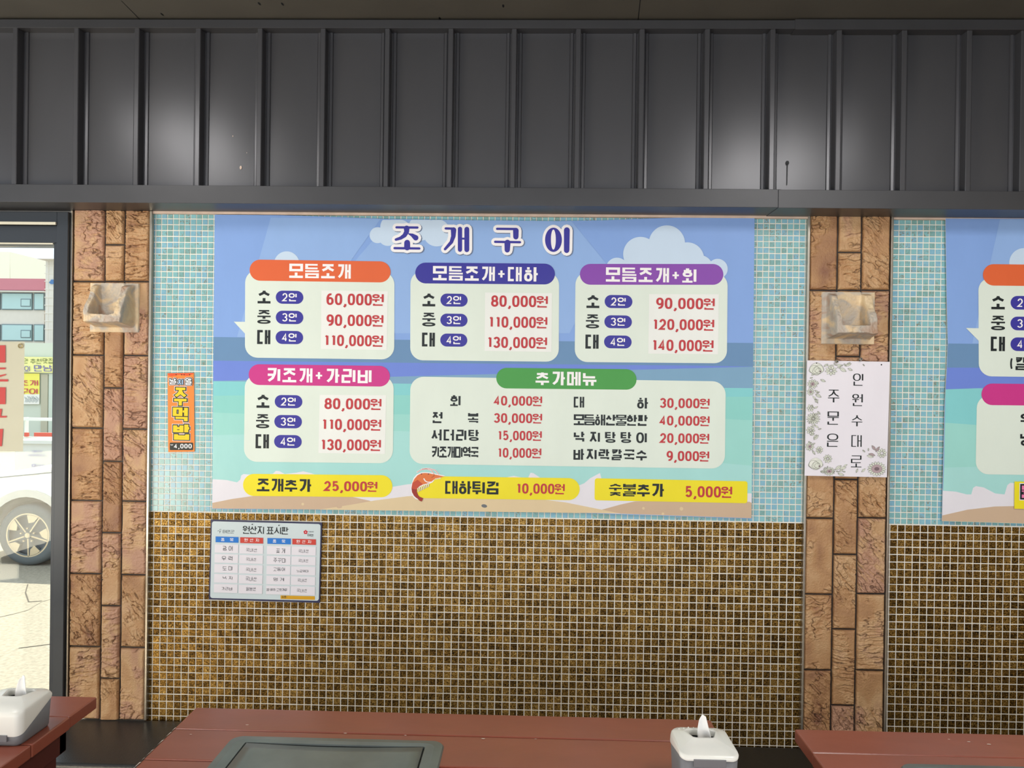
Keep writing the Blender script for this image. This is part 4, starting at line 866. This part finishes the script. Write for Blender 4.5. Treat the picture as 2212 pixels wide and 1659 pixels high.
def napkin_box(x0, x1, yf, yb, z, label, H=.086, turn=1):
    """grey body, white saddle lid with an oval mouth and a napkin standing in it"""
    t = thing('napkin_box', label, 'napkin box', ((x0+x1)/2, (yf+yb)/2, z), 'napkin boxes on the tables')
    W_, D_ = x1-x0, yb-yf; cx, cy = (x0+x1)/2, (yf+yb)/2
    def loop(s, r, zf, n=10):
        o = []
        for qx, qy, a in ((1, 1, 0), (-1, 1, 90), (-1, -1, 180), (1, -1, 270)):
            o += [(cx+qx*(W_/2*s-r)+r*math.cos(math.radians(a+90*k/n)), cy+qy*(D_/2*s-r)+r*math.sin(math.radians(a+90*k/n))) for k in range(n+1)]
        return [(x, y, zf(x, y)) for x, y in o]
    # the lid's lower edge runs in a wave along the sides, high behind and low in front
    wave = lambda x, y: z+H*((.55 if turn > 0 else .80)+(.28 if turn > 0 else -.05)*math.sin(math.pi*((y-yf)/D_-.5))+.06*math.sin(2*math.pi*(y-yf)/D_))
    b = B(); L = [loop(.90, .014, lambda x, y: z+.001), loop(.93, .015, lambda x, y: z+.006), loop(.985, .016, lambda x, y: wave(x, y)+.004), loop(.93, .016, lambda x, y: wave(x, y)+.004)]
    n = len(L[0]); b.raw([v for l in L for v in l], [(k*n+i, k*n+(i+1) % n, (k+1)*n+(i+1) % n, (k+1)*n+i) for k in range(3) for i in range(n)]+[tuple(range(n))[::-1]], M_grey); b.make('body', t, True)
    top = lambda x, y: z+H*(.97+.06*(1-((y-cy)/(D_/2))**2)-(.12 if turn > 0 else .03)*max(0, (cy-y)/(D_/2)-.35)-.04*((x-cx)/(W_/2))**2)
    b = B(); L = [loop(1.0, .016, wave), loop(1.01, .017, lambda x, y: wave(x, y)+.004), loop(1.0, .018, lambda x, y: max(top(x, y)-.010, wave(x, y)+.005)), loop(.975, .018, lambda x, y: max(top(x, y)-.003, wave(x, y)+.008)), loop(.93, .018, lambda x, y: top(x, y))]
    oy = cy+D_*.16; ov = []
    for i in range(n):
        x, y, _ = L[-1][i]; a = math.atan2((y-oy)/.030, (x-cx)/.036); ov.append((a))
    hole = lambda s, dz: [(cx+.034*s*math.cos(a), oy+.027*s*math.sin(a), top(cx+.034*s*math.cos(a), oy+.027*s*math.sin(a))+dz) for a in ov]
    mid = [((p[0]+q[0])/2, (p[1]+q[1])/2) for p, q in zip(L[-1], hole(1.08, 0))]; mid = [(x, y, top(x, y)) for x, y in mid]
    L += [mid, hole(1.12, .0003), hole(1.04, .0018), hole(.98, -.002), hole(.97, -.012)]
    b.raw([v for l in L for v in l], [(k*n+i, k*n+(i+1) % n, (k+1)*n+(i+1) % n, (k+1)*n+i) for k in range(len(L)-1) for i in range(n)], M_white); lid = b.make('lid', t, True)
    b = B(); b.poly([(x, y, q-.004) for x, y, q in hole(.975, -.01)], M_grilld); b.make('mouth', lid)
    b = B(); yy = yf-.001; b.box(cx-W_*.28, cx+W_*.26, yy-.002, yy+.004, z+H*(.27 if turn > 0 else .85)-.011, z+H*(.27 if turn > 0 else .85)+.004, M_grey, .001); b.make('latch', t)
    b = B()
    for k in range(7): b.cyl((cx-.040+.010*k*(1 if k < 4 else 1.15), cy+D_*.40-.002*abs(k-2), top(cx-.04+.01*k, cy+D_*.40)+.0005), (0, 0, 1), .0022, .003, M_white, 10, .001)
    b.make('bead', lid)
    # napkin: a folded sheet with a pulled-up point
    vs = []; m = 12
    for j in range(m+1):
        v = j/m
        for i in range(7):
            u = i/6-.5; wdt = .027*(1-.55*v**1.6); 
            vs.append((cx+.008+u*wdt+.006*v*v-.010*v, oy-.004+.009*math.cos(u*3.0)*(1-.5*v)+.010*v, z+H*.86+.050*v-.012*abs(u)*v+.006*u*v))
    fs = [(j*7+i, j*7+i+1, j*7+i+8, j*7+i+7) for j in range(m) for i in range(6)]
    o = mesh('napkin', vs, fs, M_paper, None, t, True); sm = o.modifiers.new('thick', 'SOLIDIFY'); sm.thickness = .0012
    return t
napkin_box(.297, .412, -1.108, -.985, .7306, 'white-lidded grey napkin box with one napkin up on the middle table', .106, -1)
napkin_box(-1.232, -1.112, -.942, -.820, .7306, 'backlit grey napkin box in shade at the edge of the window-side table')

# ------------------------------------------------------------------ outside the window
GZ = -.43
M_asph = mat('sunlit_asphalt', '9c9484', .9, 0, .6, 60, .18, 35, (1, 1, 1), .3, .01)
b = B(); b.box(-45, 30, .2, 70, GZ-.2, GZ, M_asph); st_ = struct(b.make('ground'))
b = B(); r = random.Random(3)
for (pts) in (((-1, 1333), (30, 1326), (60, 1318), (90, 1300), (118, 1292)), ((60, 1262), (55, 1280), (62, 1300), (90, 1298)), ((-1, 1420), (40, 1400), (118, 1390))):
    q = [G(x, y, GZ+.002) for x, y in pts]
    for p_, c_ in zip(q[:-1], q[1:]): d = Vector((.0, .009, 0)); p_ = p_+Vector((0, 0, .0006)); b.poly([p_-d, c_-d, c_+d, p_+d], mat('tar_crack', '5b544b', .9))
b.make('crack', st_)
b = B(); b.box(-8, 8, .2, .60, 2.62, 2.72, M_ceil); struct(b.make('sun_block_slab'))  # unseen overhang added outside to limit the sun entering the window

def car(wx, wy, g):
    """pale hatchback seen from its side; wx, wy front wheel centre"""
    t = thing('car', 'white parked car outside the window, front wheel and wing in view', 'car', (wx+1.2, wy+.9, g))
    M_body = mat('white_car_paint', 'f1f1ee', .25, 0, 0, 10, .01); M_clad = mat('grey_arch_cladding', 'c3c2ba', .6); M_tyre = mat('tyre_rubber', '5a6265', .7, 0, .1, 80); M_cg = mat('car_glass', '2b3338', .1); M_al = mat('machined_alloy', 'd8c9ac', .3, .6); M_hub = mat('dark_alloy', '6a7074', .45, .5); M_head = mat('lamp_lens', 'dfe6e8', .1)
    R = .318; Z = g+R; y0 = wy+.06; wb = 2.62
    up = [(-.86, g+.45), (-.84, g+.70), (-.70, g+.86), (-.30, g+.955), (.42, g+1.045), (.62, g+1.08), (1.25, g+1.52), (2.3, g+1.58), (3.1, g+1.5), (3.42, g+1.1), (3.46, g+.75), (3.42, g+.35)]
    def arch(cx, r): return [(cx+r*math.cos(a), max(Z+r*math.sin(a), g+.22)) for a in [math.pi*k/16 for k in range(17)]]
    low = [(3.42, g+.22)]+[(x, z) for x, z in arch(wb, .40)]+[(wb-.40, g+.22), (.40, g+.22)]+[(x, z) for x, z in arch(0, .40)]+[(-.40, g+.22), (-.8, g+.25)]
    pr = up+low; n = len(pr)
    b = B(); belt = g+1.02
    def yy(z, s): k = max(0, z-belt)*.32+max(0, g+.5-z)*.12; return (y0+k) if s == 0 else (y0+1.78-k)
    vs = [(wx+x, yy(z, 0), z) for x, z in pr]+[(wx+x, yy(z, 1), z) for x, z in pr]
    b.raw(vs, [tuple(range(n)), tuple(range(2*n-1, n-1, -1))]+[(i, n+i, n+(i+1) % n, (i+1) % n) for i in range(n)], M_body); b.make('body', t)
    b = B()
    for s, yw in ((0, y0-.012), (1, y0+1.792)):
        for cx in (0, wb):
            A = arch(cx, .40); C = arch(cx, .475)
            for i in range(16): b.poly([(wx+A[i][0], yw, A[i][1]), (wx+A[i+1][0], yw, A[i+1][1]), (wx+C[i+1][0], yw, C[i+1][1]), (wx+C[i][0], yw, C[i][1])], M_clad)
            for i in range(16): b.poly([(wx+A[i][0], yw, A[i][1]), (wx+A[i+1][0], yw, A[i+1][1]), (wx+A[i+1][0], yw+(.12 if s == 0 else -.12), A[i+1][1]), (wx+A[i][0], yw+(.12 if s == 0 else -.12), A[i][1])], M_tyre)
            for i in range(16): b.poly([(wx+C[i][0], yw, C[i][1]), (wx+C[i+1][0], yw, C[i+1][1]), (wx+C[i+1][0], yw+(.02 if s == 0 else -.02), C[i+1][1]), (wx+C[i][0], yw+(.02 if s == 0 else -.02), C[i][1])], M_clad)
        b.box(wx+.42, wx+wb-.42, yw-.005, yw+.02, g+.22, g+.40, M_clad, .01)
    b.make('arch_cladding', t)
    b = B(); b.poly([(wx+x, yy(z, 0)-.004, z) for x, z in ((.82, g+1.1), (1.32, g+1.46), (1.95, g+1.5), (1.95, g+1.08))], M_cg); b.poly([(wx+x, yy(z, 0)-.004, z) for x, z in ((2.0, g+1.08), (2.0, g+1.5), (2.8, g+1.46), (3.1, g+1.12))], M_cg); b.make('side_window', t)
    b = B()
    q = [(-.70, g+.845), (-.30, g+.935), (.30, g+1.0), (.62, g+1.045)]
    for p_, c_ in zip(q[:-1], q[1:]): b.poly([(wx+p_[0], y0-.003, p_[1]-.028), (wx+c_[0], y0-.003, c_[1]-.028), (wx+c_[0], y0-.003, c_[1]-.018), (wx+p_[0], y0-.003, p_[1]-.018)], M_hub)
    b.make('bonnet_gap', t)
    b = B(); b.box(wx-.84, wx-.55, y0-.006, y0+.25, g+.68, g+.78, M_head, .02); b.make('headlamp', t)
    for cx in (0, wb):
        for yw, s in ((y0+.02, -1), (y0+1.76, 1)):
            b = B(); c = Vector((wx+cx, yw, Z)); b2_ = bmesh.new()
            rings = [(.20, .0), (.225, -.005), (.27, -.012), (.305, .0), (R, .03), (R, .17), (.24, .2)]; m = 48
            vs = [(c.x+r_*math.cos(2*math.pi*k/m), c.y+s*-1*d if s < 0 else c.y-d, c.z+r_*math.sin(2*math.pi*k/m)) for r_, d in rings for k in range(m)]
            b2_.free(); b.raw(vs, [(j*m+k, j*m+(k+1) % m, (j+1)*m+(k+1) % m, (j+1)*m+k) for j in range(len(rings)-1) for k in range(m)], M_tyre)
            wheel = b.make('wheel', t, True)
            b = B(); b.cyl(c+Vector((0, .05 if s < 0 else -.05, 0)), (0, 1, 0), .222, .02, M_hub, 40)
            f = -1 if s < 0 else 1; yf = c.y+f*.006
            m = 60
            for k in range(m):    # bright rim edge
                a0, a1 = 2*math.pi*k/m, 2*math.pi*(k+1)/m
                b.poly([(c.x+.228*math.cos(a0), yf, c.z+.228*math.sin(a0)), (c.x+.228*math.cos(a1), yf, c.z+.228*math.sin(a1)), (c.x+.214*math.cos(a1), yf, c.z+.214*math.sin(a1)), (c.x+.214*math.cos(a0), yf, c.z+.214*math.sin(a0))], M_al)
            for k in range(5):
                a = math.radians(-90+72*k+2); ca, sa = math.cos(a), math.sin(a)
                P2 = lambda u, v: (c.x+u*ca-v*sa, yf, c.z+u*sa+v*ca); P3 = lambda u, v: (c.x+u*ca-v*sa, yf-f*.05, c.z+u*sa+v*ca)
                for v0 in (-.008, .006): pass
                b.poly([P2(.03, -.007), P2(.22, -.007), P2(.22, .007), P2(.03, .007)], M_al)
                pol = [(.212, 4), (.212, 15), (.212, 27), (.207, 37), (.125, 31), (.150, 9)]; pc = [(r_*math.cos(math.radians(q)), r_*math.sin(math.radians(q))) for r_, q in pol]; e = [P2(*q) for q in pc]; b.poly(e, M_al)
                e2 = [P3(*q) for q in pc]
                for i in range(6): b.poly([e[i], e[(i+1) % 6], e2[(i+1) % 6], e2[i]], M_hub)
                b.poly([P2(.03, .012), P2(.17, .012), P2(.17, .02), P2(.03, .03)], M_hub)
                b.cyl(Vector(P2(.058, .042)), (0, 1, 0), .009, .02, M_al, 10)
            b.cyl(c+Vector((0, f*.004, 0)), (0, 1, 0), .036, .02, M_hub, 24); b.cyl(c+Vector((0, f*.015, 0)), (0, 1, 0), .026, .004, M_al, 24); b.make('rim', wheel)
wc = G(56.4, 1235, GZ+.0)
wp = W(56.4, 1169.7, 5.4-.2)
car(wp.x, 5.15, GZ)

def flat(y, pts, z): return [W(ZB[z][0]+a/ZB[z][2], ZB[z][1]+c/ZB[z][2], y) for a, c in pts]
def slab(b, y, x0, y0, x1, y1, z, mt, th=.1, lvl=None):
    p = W(ZB[z][0]+x0/ZB[z][2], ZB[z][1]+y1/ZB[z][2], y); q = W(ZB[z][0]+x1/ZB[z][2], ZB[z][1]+y0/ZB[z][2], y)
    b.box(p.x, q.x, y, y+th, max(p.z, GZ) if lvl is None else lvl, q.z, mt)
YF = 26.0
M_fac, M_redb, M_pane, M_ln, M_tow, M_yb = mat('pale_facade', 'd9d2c8', .8, 0, 0, 1, .03), mat('red_parapet', 'c27480', .6), mat('pane_teal', 'aecccd', .15), mat('window_mullion', '6d8086', .5), mat('tower_facade', 'd3cdc6', .8, 0, 0, 1, .04), mat('cream_block', 'ece8d2', .8)
t = thing('building', 'pale building across the street with a red roof band and two rows of windows', 'building', (W(30, 800, YF).x, YF, GZ))
b = B(); slab(b, YF, -900, 688, 345, 1500, 'L', M_fac, 6, GZ); b.make('facade', t)
b = B(); slab(b, YF-.3, -900, 585, 345, 680, 'L', M_redb, 6.4, W(30, 440+680/3.606, YF).z); b.make('red_parapet', t)
b = B(); slab(b, YF-.35, -900, 680, 345, 692, 'L', mat('pale_ledge', 'e8e2da', .7), .5, W(30, 440+692/3.606, YF).z); b.make('ledge', t)
for y0, y1 in ((696, 828), (940, 1070)):
    for x0, x1 in ((-240, 0), (10, 250), (262, 342)):
        b = B(); lo = W(30, 440+y1/3.606, YF).z; slab(b, YF-.06, x0, y0, x1, y1, 'L', M_ln, .1, lo); w_ = b.make('window', t)
        b = B(); g = W(30, 440+(y1-7)/3.606, YF).z; slab(b, YF-.09, x0+6, y0+7, x1-6, y1-7, 'L', M_pane, .05, g); b.make('pane', w_)
        if x1-x0 > 100:
            b = B(); g = W(30, 440+(y1-25)/3.606, YF).z; slab(b, YF-.11, x0+150, y0+45, x0+228, y1-25, 'L', M_ln, .03, g); slab(b, YF-.13, x0+156, y0+51, x0+222, y1-31, 'L', M_pane, .03, W(30, 440+(y1-31)/3.606, YF).z); b.make('casement', w_)
t = thing('building', 'tall pale tower with stone cladding and a roof slab beside the window jamb', 'building', (W(115, 800, YF-1).x, YF-1, GZ))
b = B(); slab(b, YF-1, 345, 445, 640, 1500, 'L', M_tow, 6, GZ); b.make('facade', t)
b = B(); slab(b, YF-1.5, 285, 430, 640, 446, 'L', M_tow, 6.6, W(110, 440+446/3.606, YF-1).z); b.make('roof_slab', t)
b = B()
for k in range(9): slab(b, YF-1.02, 345, 480+62*k, 640, 483+62*k, 'L', M_fac, .03, W(110, 440+(484+62*k)/3.606, YF-1).z)
for k in range(4): slab(b, YF-1.015, 372+38*k, 446, 374+38*k, 1060, 'L', M_fac, .03, W(110, 440+1060/3.606, YF-1).z)
b.make('cladding_joint', t)
b = B(); MB_ = mat('blue_sign', '3d6fa8', .5); b.poly(flat(YF-1.08, [(380, 612), (392, 603), (395, 592), (415, 590), (425, 600), (425, 625), (395, 627)], 'L'), MB_); b.make('wall_emblem', t)
t = thing('building', 'cream block rising behind the red roof band', 'building', (W(20, 600, 40).x, 40, GZ))
b = B(); slab(b, 40, -150, 375, 78, 700, 'L', M_yb, 8, GZ); b.make('facade', t)
b = B(); b.poly([W(440*0+78/3.606, 440+(375)/3.606, 40), W(208/3.606, 440+415/3.606, 44), W(208/3.606, 440+720/3.606, 44), W(78/3.606, 440+720/3.606, 40)], mat('cream_side', 'e4dfc6', .8)); b.make('side_wall', t)
# shop front under the building
YS = 19.0
t = thing('shop_front', 'low shop across the street behind the yellow signs', 'shop', (W(60, 900, YS+.4).x, YS+.4, GZ))
b = B(); slab(b, YS+.12, -700, 1090, 700, 1600, 'L', mat('shop_wall', 'cfd6c6', .7), 3, GZ); b.make('facade', t)
b = B(); slab(b, YS+.08, 318, 1330, 372, 1575, 'L', mat('shop_door', 'b9b49c', .4), .05, GZ); slab(b, YS+.08, 378, 1325, 640, 1575, 'L', mat('shop_glass', 'c8d2c4', .15), .05, GZ); b.make('door', t)
M_ys = mat('yellow_sign', 'f3ef9c', .6); M_y2 = mat('yellow_poster', 'f2ea5e', .6); M_sg, M_sv, M_sr = mat('olive_letters', '6d7a3c', .6), mat('violet_letters', '6b62a8', .6), mat('crimson_letters', 'c2374f', .6)
t = thing('sign_banner', 'long pale yellow sign with green and violet lettering across the street', 'sign', tuple(W(80, 789, YS)))
b = B(); slab(b, YS, -60, 1198, 640, 1316, 'L', M_ys, .06, W(80, 440+1316/3.606, YS).z); b.make('board', t)
p = Print(YS-.02, 0); p.text('인', 178, 215, 1206, 1244, M_sg, 'L', .12, .1); p.text('추천', 236, 322, 1206, 1246, M_sg, 'L', .12, .1); p.text('맛집', 332, 415, 1206, 1246, M_sg, 'L', .12, .1)
p.text('의', 188, 232, 1264, 1308, M_sv, 'L', .12, .1); p.text('만남', 264, 402, 1258, 1306, M_sv, 'L', .12, .1); p.make('lettering', t)
t = thing('poster', 'yellow and white poster with crimson lettering under the long yellow sign', 'poster', tuple(W(68, 840, YS+.06)))
b = B(); b.poly(flat(YS+.06, [(120, 1322), (308, 1322), (308, 1484), (120, 1484)], 'L'), M_y2); b.poly(flat(YS+.06, [(120, 1484), (308, 1484), (306, 1562), (120, 1562)], 'L'), mat('white_poster', 'eeece4', .6)); bk = flat(YS+.10, [(120, 1322), (120, 1562), (306, 1562), (308, 1322)], 'L'); b.poly(bk, M_y2); b.make('sheet', t)
p = Print(YS+.04, 0); p.text('조개', 150, 296, 1376, 1416, M_sr, 'L', .15, .12); p.text('구이', 150, 292, 1440, 1482, M_sr, 'L', .15, .12)
for k in range(9): p.stroke([(192+k*11, 1505+8*math.sin(k*2)), (202+k*12, 1520+6*math.cos(k)), (196+k*12, 1545+5*math.sin(k*3))], M_ln, 'L', 3)
p.make('lettering', t)
# roadside rail, utility box
t = thing('guard_rail', 'pale roadside rail with red reflectors beyond the white car', 'rail', (W(80, 930, 10.5).x, 10.5, GZ)); M_wr, M_rr = mat('white_rail', 'e6ebe2', .5), mat('red_reflector', 'd9573f', .5)
for a0, a1 in ((200, 216), (352, 362)):
    b = B(); lo = W(60, 850+a1/3.685, 10.5).z; slab(b, 10.5, -400, a0, 700, a1, 'K', M_wr, .06, lo); b.make('rail_bar', t)
b = B(); slab(b, 10.46, 270, 318, 700, 340, 'K', M_rr, .04, W(60, 850+340/3.685, 10.5).z); slab(b, 10.46, 192, 312, 222, 342, 'K', M_rr, .04, W(60, 850+342/3.685, 10.5).z); b.make('reflector', t)
for x in (-300, 190, 600):
    b = B(); slab(b, 10.56, x, 190, x+16, 700, 'K', M_wr, .08, GZ); b.make('post', t)
t = thing('utility_box', 'pale grey roadside box with violet lettering behind the white car', 'utility box', (W(75, 1000, 9.0).x, 9.2, GZ)); M_ub = mat('pale_grey_box', 'd3d5cf', .5)
b = B(); slab(b, 9.0, 118, 395, 520, 800, 'K', M_ub, .6, GZ); b.make('cabinet', t)
b = B(); slab(b, 8.95, 105, 378, 535, 398, 'K', M_ub, .7, W(75, 850+398/3.685, 9).z); b.make('cap', t)
p = Print(8.985, 0); M_v = mat('violet_print', '8583b4', .6); p.text('도로를안전하게', 252, 335, 455, 472, M_v, 'K', .12, .1); p.text('보행자를위한길입니다', 222, 362, 483, 500, M_v, 'K', .12, .1); p.text('태안', 295, 352, 566, 585, M_v, 'K', .13, .1); p.disc(268, 573, 18, 12, M_v, 'K', 16); p.y -= .01; p.disc(268, 573, 8, 6, M_ub, 'K', 12); p.make('lettering', t)
# cloth sign hung outside the glass
YK = .42
t = thing('cloth_sign', 'beige cloth sign with red lettering hung outside the window glass', 'sign', tuple(W(20, 850, YK)))
M_cl, M_rl = mat('beige_cloth', 'd9cdb8', .8, 0, .1, 60, .02), mat('red_letters', 'd4352f', .6)
b = B(); b.poly(flat(YK, [(-900, 1090), (192, 1074), (180, 1931), (-900, 1920)], 'L')[::-1], M_cl); b.poly(flat(YK+.002, [(-900, 1090), (192, 1074), (180, 1931), (-900, 1920)], 'L'), M_cl); b.make('cloth', t)
p = Print(YK-.004, 0)
for pts in ([(-300, 1105), (42, 1103), (42, 1238), (-300, 1238)], [(-300, 1278), (42, 1276), (42, 1290), (-300, 1294)], [(-20, 1340), (44, 1326), (46, 1335), (-20, 1356)], [(-300, 1368), (62, 1368), (62, 1385), (-300, 1385)],
            [(-300, 1432), (44, 1430), (42, 1562), (-300, 1562)]): p.poly(pts, M_rl, 'L')
for pts in ([(-300, 180), (52, 178), (52, 192), (-300, 192)], [(-10, 122), (16, 122), (8, 180), (-20, 180)], [(-300, 284), (24, 282), (14, 420), (-300, 420)]): p.poly(pts, M_rl, 'K')
p.make('lettering', t)
b = B(); c = W(44, 747, YK-.006); bm = bmesh.new()
m = 24; vs = [(c.x+r_*math.cos(2*math.pi*k/m), c.y-d, c.z+r_*math.sin(2*math.pi*k/m)) for r_, d in ((.0105, 0), (.008, .003), (.005, 0)) for k in range(m)]; bm.free()
b.raw(vs, [(j*m+k, j*m+(k+1) % m, (j+1)*m+(k+1) % m, (j+1)*m+k) for j in range(2) for k in range(m)], mat('brass_eyelet', 'c0aa78', .35, .7)); b.make('eyelet', t)
for o in bpy.data.objects:
    if '_o' in o: del o['_o']
